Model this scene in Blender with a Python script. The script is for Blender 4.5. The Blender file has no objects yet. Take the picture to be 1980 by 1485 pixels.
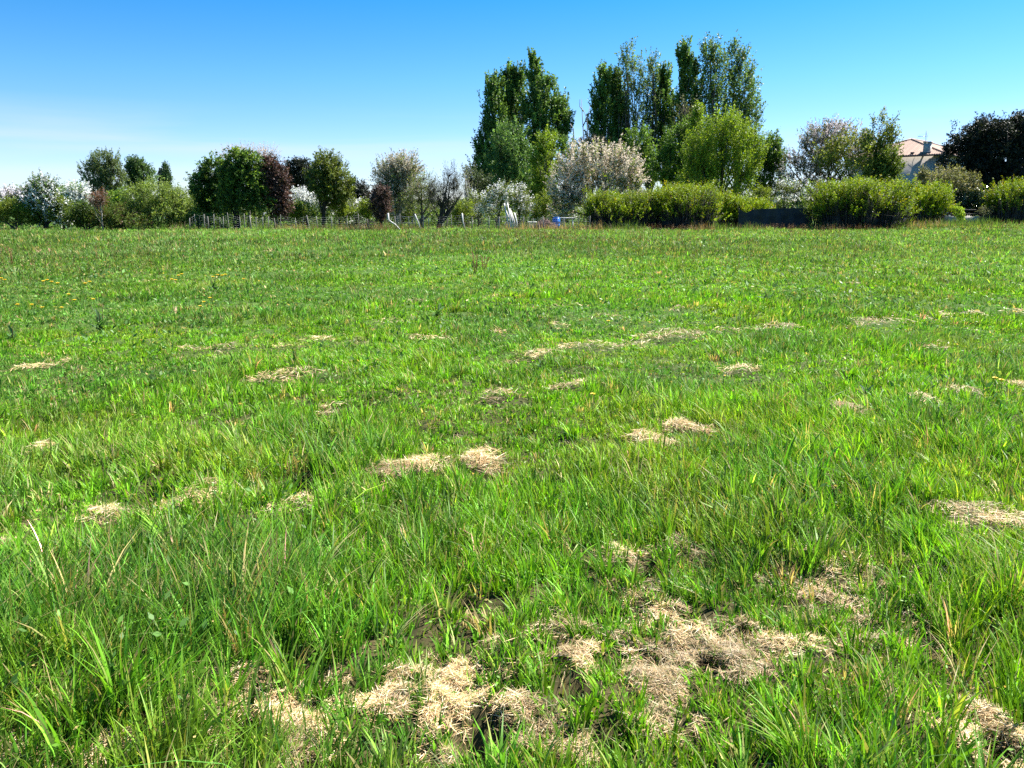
import bpy, math
import numpy as np

# ------------------------------------------------------------------ camera numbers
F = 1468.0; CX, CY = 990.0, 742.5; HOR = 402.0; EYE = 1.6
TH = math.atan((CY - HOR) / F); ST, CT = math.sin(TH), math.cos(TH)
def ray(px, py):
    xc = (px - CX) / F; yc = (CY - py) / F
    return np.array((xc, CT + yc * ST, -ST + yc * CT))
def at(px, py, Y):
    d = ray(px, py); return np.array((0, 0, EYE)) + d * (Y / d[1])
def ground_at(px, py):
    d = ray(px, py); p = np.array((0, 0, EYE)) + d * (-EYE / d[2]); return p[0], p[1]

scene = bpy.context.scene
COL = scene.collection

# ------------------------------------------------------------------ noise
def _h2(i, j, s):
    v = np.sin(i * 127.1 + j * 311.7 + s * 74.7) * 43758.5453
    return v - np.floor(v)
def noise2(x, y, s=0):
    xi = np.floor(x); yi = np.floor(y); fx = x - xi; fy = y - yi
    fx = fx * fx * (3 - 2 * fx); fy = fy * fy * (3 - 2 * fy)
    a = _h2(xi, yi, s); b = _h2(xi + 1, yi, s); c = _h2(xi, yi + 1, s); d = _h2(xi + 1, yi + 1, s)
    return (a + (b - a) * fx) * (1 - fy) + (c + (d - c) * fx) * fy
def fbm2(x, y, s=0, o=3):
    v = 0; a = .5; t = 0
    for k in range(o):
        v = v + a * noise2(x, y, s + k * 7); t += a; a *= .5; x = x * 2.03 + 11.3; y = y * 2.03 + 5.7
    return v / t
def _h3(i, j, k, s):
    v = np.sin(i * 127.1 + j * 311.7 + k * 191.3 + s * 74.7) * 43758.5453
    return v - np.floor(v)
def noise3(p, s=0):
    q = np.floor(p); f = p - q; f = f * f * (3 - 2 * f)
    x, y, z = q.T; fx, fy, fz = f.T
    r = 0
    for dx in (0, 1):
        for dy in (0, 1):
            for dz in (0, 1):
                w = (fx if dx else 1 - fx) * (fy if dy else 1 - fy) * (fz if dz else 1 - fz)
                r = r + w * _h3(x + dx, y + dy, z + dz, s)
    return r
def sstep(a, b, x):
    t = np.clip((x - a) / (b - a), 0, 1); return t * t * (3 - 2 * t)

PITS = [(ground_at(px, py), r) for px, py, r in ((455, 1442, .075), (935, 1418, .085), (440, 1035, .16), (292, 965, .16), (1372, 1280, .06), (1790, 1130, .10), (1935, 1450, .07),
        (560, 1300, .07), (1105, 1330, .06), (1262, 1105, .08), (585, 935, .16), (1440, 1215, .05), (885, 1180, .06), (1620, 1460, .08), (1180, 1420, .06))]
def pit(x, y):  # hollows added and cleared of growth to make black shadow pockets in the sward
    v = np.zeros(np.shape(x)); wob = .7 + .6 * noise2(x * 14, y * 14, 5)
    for (a, b), r in PITS: v = np.maximum(v, 1 - sstep(.55, 1.25, np.hypot(x - a, (y - b) * .8) / r / wob))
    return v
def gz(x, y):
    x = np.asarray(x, float); y = np.asarray(y, float)
    r = np.hypot(x, y)
    z = (fbm2(x * .35, y * .35, 3) - .5) * .16 * (1 - .6 * sstep(15, 60, r))
    z = z + (fbm2(x * 2.2, y * 2.2, 9, 2) - .5) * .13 * (1 - sstep(12, 30, r)) + (fbm2(x * 6.5, y * 6.5, 17, 2) - .5) * .07 * (1 - sstep(5, 9, r))
    z = z - .11 * pit(x, y)
    z = z + .38 * sstep(22, 34, x) * sstep(40, 66, y)
    return z * (1 - sstep(300, 600, r))

# ------------------------------------------------------------------ mesh helpers
def norm(v):
    return v / np.maximum(np.linalg.norm(v, axis=-1, keepdims=True), 1e-9)
def rdir(rng, n):
    return norm(rng.normal(size=(n, 3)))

class MB:
    """collects vertices, faces and a colour per vertex; build() links ONE mesh object"""
    def __init__(self): self.v = []; self.c = []; self.l = []; self.s = []; self.n = 0
    def add(self, verts, faces_flat, sizes, col=None):
        verts = np.asarray(verts, np.float32).reshape(-1, 3)
        self.v.append(verts); self.l.append(np.asarray(faces_flat, np.int64).ravel() + self.n)
        self.s.append(np.asarray(sizes, np.int64).ravel())
        if col is None: col = np.ones((len(verts), 3))
        col = np.asarray(col, np.float32)
        if col.ndim == 1: col = np.tile(col, (len(verts), 1))
        self.c.append(col); self.n += len(verts)
    def build(self, name, mat, parent=None, smooth=False):
        me = bpy.data.meshes.new(name)
        if self.n:
            v = np.concatenate(self.v); l = np.concatenate(self.l).astype(np.int32); s = np.concatenate(self.s)
            c = np.concatenate(self.c)
            me.vertices.add(len(v)); me.vertices.foreach_set('co', v.ravel())
            me.loops.add(len(l)); me.loops.foreach_set('vertex_index', l)
            st = np.concatenate(([0], np.cumsum(s)[:-1])).astype(np.int32)
            me.polygons.add(len(s)); me.polygons.foreach_set('loop_start', st)
            if smooth: me.polygons.foreach_set('use_smooth', np.ones(len(s), bool))
            a = me.attributes.new('col', 'FLOAT_COLOR', 'POINT')
            a.data.foreach_set('color', np.concatenate((c, np.ones((len(c), 1), np.float32)), 1).astype(np.float32).ravel())
            me.update(calc_edges=True)
        if mat: me.materials.append(mat)
        o = bpy.data.objects.new(name, me); COL.objects.link(o)
        if parent is not None: o.parent = parent
        return o
    # ---- shapes
    def leaves(self, p, a, s, ln, w, col, base=.0):
        n = len(p); ln = np.broadcast_to(ln, (n,))[:, None]; w = np.broadcast_to(w, (n,))[:, None]
        v = np.stack((p, p + a * ln * .45 + s * w * .5, p + a * ln, p + a * ln * .45 - s * w * .5), 1)
        self.add(v, np.arange(4 * n), np.full(n, 4), np.repeat(np.broadcast_to(col, (n, 3)), 4, 0))
    def prisms(self, p0, p1, r0, r1, k=3, col=None):
        p0 = np.atleast_2d(p0); p1 = np.atleast_2d(p1); n = len(p0)
        r0 = np.broadcast_to(r0, (n,)); r1 = np.broadcast_to(r1, (n,))
        d = norm(p1 - p0); h = np.where(np.abs(d[:, 2:3]) > .9, np.array([[1., 0, 0]]), np.array([[0, 0, 1.]]))
        u = norm(np.cross(d, h)); w = np.cross(d, u)
        an = np.arange(k) * 2 * math.pi / k
        ring = np.cos(an)[None, :, None] * u[:, None, :] + np.sin(an)[None, :, None] * w[:, None, :]
        a = p0[:, None] + ring * r0[:, None, None]; b = p1[:, None] + ring * r1[:, None, None]
        v = np.concatenate((a, b), 1)                      # n, 2k, 3
        i = np.arange(k); j = (i + 1) % k
        f = np.stack((i, j, j + k, i + k), 1)[None] + (np.arange(n) * 2 * k)[:, None, None]
        cap = np.stack((np.arange(k)[::-1], np.arange(k) + k), 0)[None] + (np.arange(n) * 2 * k)[:, None, None]
        c = None if col is None else np.repeat(np.broadcast_to(col, (n, 3)), 2 * k, 0)
        off = self.n
        self.add(v, f.ravel(), np.full(n * k, 4), c)
        # end caps reuse the same vertices
        self.l.append(cap.ravel() + off); self.s.append(np.full(2 * n, k)); 
    def tube(self, pts, rad, k=6, col=None):
        """one continuous tube along a polyline, capped"""
        pts = np.asarray(pts, float); m = len(pts); rad = np.broadcast_to(rad, (m,))
        d = norm(np.gradient(pts, axis=0)); ref = np.array((1., 0, 0)) if abs(d[0][2]) > .8 else np.array((0, 0, 1.))
        an = np.arange(k) * 2 * math.pi / k; V = []
        for i in range(m):
            u = norm(np.cross(d[i], ref)); w = np.cross(d[i], u)
            V.append(pts[i] + (np.cos(an)[:, None] * u + np.sin(an)[:, None] * w) * rad[i])
        i = np.arange(k); j = (i + 1) % k; fl = []
        for r in range(m - 1): fl.append(np.stack((i + r * k, j + r * k, j + r * k + k, i + r * k + k), 1).ravel())
        off = self.n
        self.add(np.concatenate(V), np.concatenate(fl), np.full(k * (m - 1), 4), col)
        self.l.append(np.arange(k)[::-1] + off); self.s.append(np.array([k]))
        self.l.append(np.arange(k) + off + (m - 1) * k); self.s.append(np.array([k]))
    def box(self, c, sx, sy, sz, rz=0, col=None, tilt=0):
        x = np.array([[-1, -1, -1], [1, -1, -1], [1, 1, -1], [-1, 1, -1], [-1, -1, 1], [1, -1, 1], [1, 1, 1], [-1, 1, 1]]) * .5 * np.array((sx, sy, sz))
        ct, s_ = math.cos(tilt), math.sin(tilt); x = x @ np.array([[ct, 0, -s_], [0, 1, 0], [s_, 0, ct]])
        cz, s_ = math.cos(rz), math.sin(rz); x = x @ np.array([[cz, s_, 0], [-s_, cz, 0], [0, 0, 1]])
        f = [0, 3, 2, 1, 4, 5, 6, 7, 0, 1, 5, 4, 1, 2, 6, 5, 2, 3, 7, 6, 3, 0, 4, 7]
        self.add(x + np.asarray(c), f, [4] * 6, col)
    def lathe(self, c, prof, k=20, col=None):
        an = np.arange(k) * 2 * math.pi / k; V = []
        for r, z in prof: V.append(np.stack((np.cos(an) * r, np.sin(an) * r, np.full(k, z)), 1))
        i = np.arange(k); j = (i + 1) % k; fl = []
        for r in range(len(prof) - 1): fl.append(np.stack((i + r * k, j + r * k, j + r * k + k, i + r * k + k), 1).ravel())
        off = self.n
        self.add(np.concatenate(V) + np.asarray(c), np.concatenate(fl), np.full(k * (len(prof) - 1), 4), col)
        self.l.append(np.arange(k)[::-1] + off); self.s.append(np.array([k]))
        self.l.append(np.arange(k) + off + (len(prof) - 1) * k); self.s.append(np.array([k]))

def tag(o, label, cat, group=None, kind=None):
    o['label'] = label; o['category'] = cat
    if group: o['group'] = group
    if kind: o['kind'] = kind
    return o
def empty(name, loc):
    o = bpy.data.objects.new(name, None); COL.objects.link(o); o.location = [float(q) for q in loc]
    o.empty_display_size = .3
    return o

# ------------------------------------------------------------------ materials
def new_mat(name):
    m = bpy.data.materials.new(name); m.use_nodes = True; nt = m.node_tree; nt.nodes.clear()
    return m, nt, nt.nodes, nt.links
def leaf_mat(name, trans=.4, rough=.5, spec=.35):
    m, nt, N, L = new_mat(name)
    out = N.new('ShaderNodeOutputMaterial'); mix = N.new('ShaderNodeMixShader'); mix.inputs[0].default_value = trans
    b = N.new('ShaderNodeBsdfPrincipled'); b.inputs['Roughness'].default_value = rough
    b.inputs['Specular IOR Level'].default_value = spec
    t = N.new('ShaderNodeBsdfTranslucent'); a = N.new('ShaderNodeAttribute'); a.attribute_name = 'col'
    g = N.new('ShaderNodeMixRGB'); g.blend_type = 'MULTIPLY'; g.inputs[0].default_value = 1
    g.inputs[2].default_value = (1.25, 1.2, .55, 1)          # light through a leaf turns yellower
    L.new(a.outputs['Color'], b.inputs['Base Color']); L.new(a.outputs['Color'], g.inputs[1])
    L.new(g.outputs[0], t.inputs[0]); L.new(b.outputs[0], mix.inputs[1]); L.new(t.outputs[0], mix.inputs[2])
    L.new(mix.outputs[0], out.inputs[0]); return m
def plain_mat(name, c1, c2, scale=6, rough=.8, bump=.0, attr=False, stretch=(1, 1, 1)):
    m, nt, N, L = new_mat(name)
    out = N.new('ShaderNodeOutputMaterial'); b = N.new('ShaderNodeBsdfPrincipled'); b.inputs['Roughness'].default_value = rough
    tc = N.new('ShaderNodeTexCoord'); mp = N.new('ShaderNodeMapping'); mp.inputs['Scale'].default_value = stretch
    n = N.new('ShaderNodeTexNoise'); n.inputs['Scale'].default_value = scale; n.inputs['Detail'].default_value = 5
    r = N.new('ShaderNodeValToRGB'); r.color_ramp.elements[0].color = (*c1, 1); r.color_ramp.elements[1].color = (*c2, 1)
    r.color_ramp.elements[0].position = .3; r.color_ramp.elements[1].position = .7
    L.new(tc.outputs['Object'], mp.inputs[0]); L.new(mp.outputs[0], n.inputs['Vector']); L.new(n.outputs['Fac'], r.inputs[0])
    src = r.outputs[0]
    if attr:
        a = N.new('ShaderNodeAttribute'); a.attribute_name = 'col'
        g = N.new('ShaderNodeMixRGB'); g.blend_type = 'MULTIPLY'; g.inputs[0].default_value = 1
        L.new(src, g.inputs[1]); L.new(a.outputs['Color'], g.inputs[2]); src = g.outputs[0]
    L.new(src, b.inputs['Base Color'])
    if bump:
        bp = N.new('ShaderNodeBump'); bp.inputs['Strength'].default_value = bump; bp.inputs['Distance'].default_value = .02
        L.new(n.outputs['Fac'], bp.inputs['Height']); L.new(bp.outputs[0], b.inputs['Normal'])
    L.new(b.outputs[0], out.inputs[0]); return m

M_leaf = leaf_mat('leaf', .40, .5, .25)
M_dull = leaf_mat('dull_leaf', .2, .55, .18)
M_petal = leaf_mat('petal', .35, .7, .1)
M_petal.node_tree.nodes['Mix (Legacy)' if 'Mix (Legacy)' in M_petal.node_tree.nodes else [n.name for n in M_petal.node_tree.nodes if n.type == 'MIX_RGB'][0]].inputs[2].default_value = (1, 1, 1, 1)
M_grass = leaf_mat('grass_blade', .38, .48, .22)
M_straw = leaf_mat('straw', .15, .55, .3)
[n for n in M_straw.node_tree.nodes if n.type == 'MIX_RGB'][0].inputs[2].default_value = (1, 1, 1, 1)
M_bark = plain_mat('bark', (.05, .042, .035), (.14, .12, .10), 9, .9, .6, stretch=(1, 1, .25))
M_palebark = plain_mat('pale_bark', (.16, .14, .12), (.32, .29, .25), 9, .9, .5, stretch=(1, 1, .25))
M_darkbark = plain_mat('dark_bark', (.02, .017, .014), (.06, .05, .042), 9, .9, .5, stretch=(1, 1, .25))
M_post = plain_mat('weathered_wood', (.18, .16, .13), (.36, .32, .28), 14, .85, .4, stretch=(1, 1, .2))
M_white = plain_mat('white_paint', (.62, .60, .57), (.82, .81, .79), 12, .6, .1)
M_stake = plain_mat('bleached_wood', (.40, .38, .35), (.64, .61, .58), 12, .8, .2, stretch=(1, 1, .2))
M_wire = plain_mat('galvanised_wire', (.20, .21, .21), (.34, .35, .35), 20, .5)
M_blue = plain_mat('blue_plastic', (.012, .12, .42), (.02, .16, .52), 5, .35)
M_tarp = plain_mat('dark_netting', (.004, .007, .012), (.030, .040, .062), 1.6, .8, .3)
M_timber = plain_mat('dark_timber', (.02, .017, .014), (.06, .05, .04), 10, .85, .3)
M_render = plain_mat('wall_render', (.56, .49, .42), (.66, .59, .52), 4, .9, .15)
M_conc = plain_mat('concrete', (.36, .33, .30), (.50, .47, .43), 9, .9, .2)
M_metal = plain_mat('grey_metal', (.22, .23, .24), (.34, .35, .36), 12, .4)
M_dark = plain_mat('dark_zinc', (.02, .02, .024), (.05, .05, .055), 8, .5)
M_glass = plain_mat('dark_glass', (.015, .018, .022), (.03, .035, .04), 3, .1)
M_tile = plain_mat('roof_tile', (.20, .118, .085), (.32, .212, .15), 7, .85, .2, attr=True)
M_twig = plain_mat('brush_twig', (.10, .055, .045), (.22, .14, .12), 12, .9)

# ------------------------------------------------------------------ world and sun
SUN_EL, SUN_AZ = math.radians(53), math.radians(58)        # azimuth measured from the view direction towards the right
w = bpy.data.worlds.new('World'); scene.world = w; w.use_nodes = True
N = w.node_tree.nodes; L = w.node_tree.links; N.clear()
out = N.new('ShaderNodeOutputWorld'); bg = N.new('ShaderNodeBackground'); bg.inputs[1].default_value = .075
sky = N.new('ShaderNodeTexSky'); sky.sky_type = 'NISHITA'; sky.sun_disc = False
sky.sun_elevation = SUN_EL; sky.sun_rotation = SUN_AZ; sky.air_density = 1.0; sky.dust_density = .3; sky.ozone_density = 2.0
tc = N.new('ShaderNodeTexCoord'); mp = N.new('ShaderNodeMapping'); mp.inputs['Scale'].default_value = (1, 1, 1.7)
nz = N.new('ShaderNodeVectorMath'); nz.operation = 'NORMALIZE'
L.new(tc.outputs['Generated'], mp.inputs[0]); L.new(mp.outputs[0], nz.inputs[0]); L.new(nz.outputs[0], sky.inputs[0])
hs = N.new('ShaderNodeHueSaturation'); hs.inputs['Hue'].default_value = .5; hs.inputs['Saturation'].default_value = 1.1
L.new(sky.outputs[0], hs.inputs['Color'])
# thin high cirrus: streaks of noise stretched along the horizon
mp2 = N.new('ShaderNodeMapping'); mp2.inputs['Scale'].default_value = (1.2, 1.2, 16); mp2.inputs['Rotation'].default_value = (.02, -.05, .3)
cn = N.new('ShaderNodeTexNoise'); cn.inputs['Scale'].default_value = 2.2; cn.inputs['Detail'].default_value = 5; cn.inputs['Distortion'].default_value = .5
cr = N.new('ShaderNodeValToRGB'); cr.color_ramp.elements[0].position = .38; cr.color_ramp.elements[1].position = .80
sx = N.new('ShaderNodeSeparateXYZ'); er = N.new('ShaderNodeValToRGB')
e = er.color_ramp.elements; e[0].position = 0; e[0].color = (.60, .60, .60, 1); e[1].position = .12; e[1].color = (0, 0, 0, 1)
q = er.color_ramp.elements.new(.075); q.color = (.50, .50, .50, 1)
mu = N.new('ShaderNodeMath'); mu.operation = 'MULTIPLY'
L.new(tc.outputs['Generated'], mp2.inputs[0]); L.new(mp2.outputs[0], cn.inputs['Vector']); L.new(cn.outputs['Fac'], cr.inputs[0])
L.new(tc.outputs['Generated'], sx.inputs[0]); L.new(sx.outputs['Z'], er.inputs[0])
L.new(cr.outputs[0], mu.inputs[0]); L.new(er.outputs[0], mu.inputs[1])
# the deep clear blue a little way up, paler towards the horizon
tr_ = N.new('ShaderNodeValToRGB'); e = tr_.color_ramp.elements; e[0].position = 0; e[0].color = (.62, .64, .82, 1); e[1].position = .28; e[1].color = (.07, .62, .88, 1)
q = tr_.color_ramp.elements.new(.07); q.color = (.66, .73, .88, 1)
q = tr_.color_ramp.elements.new(.15); q.color = (.42, .74, .88, 1)
tm = N.new('ShaderNodeMixRGB'); tm.blend_type = 'MULTIPLY'; tm.inputs[0].default_value = 1
L.new(sx.outputs['Z'], tr_.inputs[0]); L.new(hs.outputs[0], tm.inputs[1]); L.new(tr_.outputs[0], tm.inputs[2])
cm = N.new('ShaderNodeMixRGB'); cm.inputs[2].default_value = (3.5, 3.75, 3.9, 1)
L.new(mu.outputs[0], cm.inputs[0]); L.new(tm.outputs[0], cm.inputs[1])
L.new(cm.outputs[0], bg.inputs[0]); L.new(bg.outputs[0], out.inputs[0])

sd = np.array((math.sin(SUN_AZ) * math.cos(SUN_EL), math.cos(SUN_AZ) * math.cos(SUN_EL), math.sin(SUN_EL)))
lamp = bpy.data.lights.new('sun', 'SUN'); lamp.energy = 5.0; lamp.angle = math.radians(.55); lamp.color = (1, .955, .88)
so = bpy.data.objects.new('sun', lamp); COL.objects.link(so)
from mathutils import Vector
so.rotation_euler = Vector(sd).to_track_quat('Z', 'Y').to_euler(); so.location = (40, 30, 60)

cam = bpy.data.cameras.new('camera'); cam.sensor_width = 36; cam.lens = 36 * F / 1980; cam.clip_start = .05; cam.clip_end = 6000
co = bpy.data.objects.new('camera', cam); COL.objects.link(co); co.location = (0, 0, EYE)
co.rotation_euler = (math.pi / 2 - TH, 0, 0); scene.camera = co
vs = scene.view_settings; vs.view_transform = 'Standard'; vs.look = 'None'; vs.gamma = 1; vs.exposure = 1.75
scene.render.engine = 'CYCLES'
cy = scene.cycles; cy.max_bounces = 6; cy.diffuse_bounces = 3; cy.glossy_bounces = 2; cy.transmission_bounces = 4
cy.use_denoising = False; cy.sample_clamp_indirect = 4

# ------------------------------------------------------------------ ground
def ground():
    t = np.linspace(-1, 1, 501); s = np.sinh(t * 8.2) / math.sinh(8.2) * 2500
    X, Y = np.meshgrid(s, s + 3.2, indexing='ij'); Z = gz(X, Y)
    v = np.stack((X, Y, Z), -1).reshape(-1, 3); n = len(t)
    i, j = np.meshgrid(np.arange(n - 1), np.arange(n - 1), indexing='ij'); a = (i * n + j).ravel()
    f = np.stack((a, a + n, a + n + 1, a + 1), 1)
    m, nt, N, L = new_mat('meadow_soil')
    out = N.new('ShaderNodeOutputMaterial'); b = N.new('ShaderNodeBsdfPrincipled'); b.inputs['Roughness'].default_value = .95
    b.inputs['Specular IOR Level'].default_value = .1
    tc = N.new('ShaderNodeTexCoord'); n1 = N.new('ShaderNodeTexNoise'); n1.inputs['Scale'].default_value = 9; n1.inputs['Detail'].default_value = 8
    n2 = N.new('ShaderNodeTexNoise'); n2.inputs['Scale'].default_value = .9; n2.inputs['Detail'].default_value = 4
    r = N.new('ShaderNodeValToRGB'); e = r.color_ramp.elements
    e[0].position = .33; e[0].color = (.018, .013, .008, 1); e[1].position = .72; e[1].color = (.085, .06, .03, 1)
    r2 = N.new('ShaderNodeValToRGB'); r2.color_ramp.elements[0].color = (.035, .07, .014, 1); r2.color_ramp.elements[1].color = (.07, .125, .022, 1)
    # past the near sward the soil is covered by low green growth
    ln = N.new('ShaderNodeVectorMath'); ln.operation = 'LENGTH'; mr = N.new('ShaderNodeMapRange')
    mr.inputs[1].default_value = 4; mr.inputs[2].default_value = 13; mr.inputs[3].default_value = .12; mr.inputs[4].default_value = .95
    mx = N.new('ShaderNodeMixRGB'); bp = N.new('ShaderNodeBump'); bp.inputs['Strength'].default_value = .8; bp.inputs['Distance'].default_value = .03
    L.new(tc.outputs['Object'], n1.inputs['Vector']); L.new(tc.outputs['Object'], n2.inputs['Vector']); L.new(n1.outputs['Fac'], r.inputs[0])
    L.new(n2.outputs['Fac'], r2.inputs[0]); L.new(tc.outputs['Object'], ln.inputs[0]); L.new(ln.outputs['Value'], mr.inputs[0])
    L.new(mr.outputs[0], mx.inputs[0]); L.new(r.outputs[0], mx.inputs[1]); L.new(r2.outputs[0], mx.inputs[2])
    L.new(mx.outputs[0], b.inputs['Base Color']); L.new(n1.outputs['Fac'], bp.inputs['Height']); L.new(bp.outputs[0], b.inputs['Normal'])
    L.new(b.outputs[0], out.inputs[0])
    mb = MB(); mb.add(v, f.ravel(), np.full(len(f), 4)); o = mb.build('ground', m, smooth=True)
    tag(o, 'flat meadow ground under the grass running to the horizon', 'ground', kind='structure')
ground()

# ------------------------------------------------------------------ dry grass: where it lies (pixel centre, radii)
HEAPS = [  # distinct heaps, each a thing of its own
 (500, 1400, 110, 42, 'matted pale straw heap at the bottom edge left of centre, dark hollow in its front'),
 (820, 1345, 85, 50, 'wide ragged straw mat low in the picture just right of the tall left grass'),
 (1310, 1262, 125, 55, 'largest pale straw mat, lower right of centre, with green blades poking through'),
 (1920, 1425, 75, 62, 'straw heap cut off by the bottom right corner of the picture'),
 (1965, 1010, 60, 26, 'straw heap at the right edge, halfway down the foreground grass'),
 (1640, 1175, 70, 42, 'crumpled straw heap with dark gaps, right of the largest straw mat'),
 (380, 975, 58, 27, 'tall pale straw heap with a dark green tuft to its lower right, at left'),
 (1318, 835, 46, 19, 'bleached straw heap standing alone right of centre in the middle meadow'),
 (1855, 769, 28, 13, 'small rounded straw heap at right below two yellow flowers'),
 (1290, 655, 48, 12, 'long straw heap thickest in the far row that crosses the meadow'),
 (1505, 640, 42, 9, 'flat straw heap in the far row, next to the right of its thickest heap'),
 (1685, 624, 46, 9, 'long thin straw strip in the far row towards the right side'),
 (1430, 722, 26, 9, 'small lone straw heap below the far row, right of centre'),
 (765, 925, 52, 24, 'straw heap just left of centre in the row behind the tall foreground grass'),
 (940, 893, 42, 22, 'straw heap at centre, upper end of the row behind the foreground grass'),
 (612, 667, 26, 8, 'small bright straw heap left of centre in the far meadow'),
 (535, 734, 40, 8, 'flat straw heap left of centre with a bare dark strip behind it'),
 (85, 860, 24, 13, 'small square-looking straw heap near the left edge of the middle meadow'),
 (65, 715, 26, 8, 'flat little straw heap at the far left of the meadow'),
 (20, 1070, 34, 50, 'straw patch at the left edge beside the tall foreground grass'),
]
LITTER = [(620,1430,60,40),(640,1345,28,32),(65,1468,60,20),(225,1445,30,28),(900,1295,60,40),(880,1425,100,40),(985,1385,55,22),
 (1095,1240,45,65),(1255,1165,45,60),(1208,1085,40,40),(1430,1250,75,45),(1685,1215,38,26),(1500,1105,30,24),(1620,1085,60,34),(1765,1120,55,36),
 (1860,1010,50,24),(235,1005,60,22),(580,972,48,22),(830,908,42,18),(1258,860,45,18),(1962,748,18,14),(600,726,24,7),(955,772,28,8),
 (640,792,18,12),(125,710,16,5),(385,686,30,6),(440,680,20,5),(545,675,25,4),(695,660,12,5),(830,655,38,5),(970,645,18,4),(1040,688,34,9),
 (1150,671,46,7),(1225,664,28,6),(1400,645,28,4),(1780,618,25,5),(1822,614,14,6),(1880,607,20,7),(1965,603,20,6),(750,622,20,5),
 (805,584,14,5),(958,577,14,4),(1090,598,18,4),(1240,588,14,4),(1180,621,20,5),(1085,632,18,4),(1305,608,12,3),(1650,553,12,4),
 (1800,678,22,5),(1825,670,10,4),(290,541,18,4),(520,490,12,3),(1640,800,38,16),(1780,790,24,8),(1100,750,30,8),(360,1330,40,20),
 (1330,1045,30,20),(1560,1250,40,25),(1750,1180,40,22),(700,1060,40,22),(480,1330,30,18),(1110,1420,60,30),(1280,1400,50,22)]
def patch_world(px, py, rx, ry):
    x, y = ground_at(px, py); m = y / F                    # metres per pixel at that distance
    _, y1 = ground_at(px, py + ry); _, y2 = ground_at(px, py - ry)
    a = rx * m / CT * (1.35 if py < 800 else 1.0 if py < 1000 else 1.25); flat = (y2 - y1) / 2
    b = min(flat, max(a * .65, .14)) if py < 950 else min(flat * 1.15, a * 1.5)
    hgt = (.045 + .5 * ry * m) if py < 800 else (.035 + .45 * ry * m) if py < 1030 else min(.02 + ry * m * .08, .035)
    return x, y, a, b, hgt
PATCH = [(patch_world(*h[:4]), 1.0) for h in HEAPS] + [(patch_world(*h), .8) for h in LITTER]
def straw_field(x, y, cx, cy_, a, b):
    """1 in the middle of a patch, 0 outside, with a torn outline"""
    r = np.sqrt(((x - cx) / a) ** 2 + ((y - cy_) / b) ** 2)
    sc = 1.6 / max(min(a, b), .05) if cy_ < 4 else 1.9 / max(a, .1); amp = 2.5 if cy_ < 4 else 1.15
    return sstep(.22, .62, 1.02 - r * .68 + (fbm2(x * sc + 3, y * sc, 83, 4) - .5) * amp)
def straw_mask(x, y, front=False):
    v = np.zeros_like(x)
    for (cx, cy_, a, b, h), s in PATCH:
        dy = y - cy_; bb = np.where(dy < 0, b * 1.2 + np.clip(cy_ * .05, .05, .6), b) if front else b * np.ones_like(dy)      # a little ground in front of a heap is bare too
        near = (np.abs(x - cx) < 1.6 * a) & (np.abs(dy) < 1.6 * bb)
        if near.any(): v[near] = np.maximum(v[near], s * straw_field(x[near], cy_ + dy[near] * b / bb[near], cx, cy_, a, b))
    return v

# ------------------------------------------------------------------ grass
def blade_field(mb, rng, x, y, h, wd, lean_dir, lean, col, tipcol, seg):
    n = len(x); z = gz(x, y) - .01
    base = np.stack((x, y, z), 1)
    ld = np.stack((np.cos(lean_dir), np.sin(lean_dir), np.zeros(n)), 1)
    fa = lean_dir + math.pi / 2 + rng.normal(0, .7, n)
    sd_ = np.stack((np.cos(fa), np.sin(fa), rng.normal(0, .25, n)), 1)
    V = []; C = []
    for k in range(seg + 1):
        t = k / seg
        up = h * (t - .38 * lean * t * t); ho = h * lean * (t ** 1.9)
        p = base + ld * ho[:, None]; p[:, 2] += up
        c = col * (1 - t) + tipcol * t
        if k == seg: V.append(p[:, None]); C.append(c[:, None])
        else:
            wk = wd * (1 - t ** 1.7) * (.75 + .5 * t if t < .5 else 1)
            V.append((p - sd_ * wk[:, None] * .5)[:, None]); V.append((p + sd_ * wk[:, None] * .5)[:, None])
            C.append(c[:, None]); C.append(c[:, None])
    V = np.concatenate(V, 1); C = np.concatenate(C, 1); m = 2 * seg + 1
    f = []; sz = []
    for k in range(seg - 1): f += [2 * k, 2 * k + 1, 2 * k + 3, 2 * k + 2]; sz.append(4)
    f += [2 * seg - 2, 2 * seg - 1, 2 * seg]; sz.append(3)
    F_ = np.array(f)[None] + (np.arange(n) * m)[:, None]
    mb.add(V.reshape(-1, 3), F_.ravel(), np.tile(sz, n), C.reshape(-1, 3))

def region(rng, dens, y0, y1):
    """uniform random points over the visible wedge between two distances, with a margin each side"""
    hw = lambda d: (.70 + .12 * min(1., max(0., (y0 - 6) / 12))) * d + 1.6
    A = (hw(y0) + hw(y1)) * (y1 - y0); n = int(A * dens)
    y = y0 + (y1 - y0) * rng.random(n); x = (rng.random(n) * 2 - 1) * hw(y1)
    k = np.abs(x) < hw(y); n2 = int(k.sum())
    # wedge is wider far off, so rejection keeps it uniform; restore the count lost
    return x[k], y[k]

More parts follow.
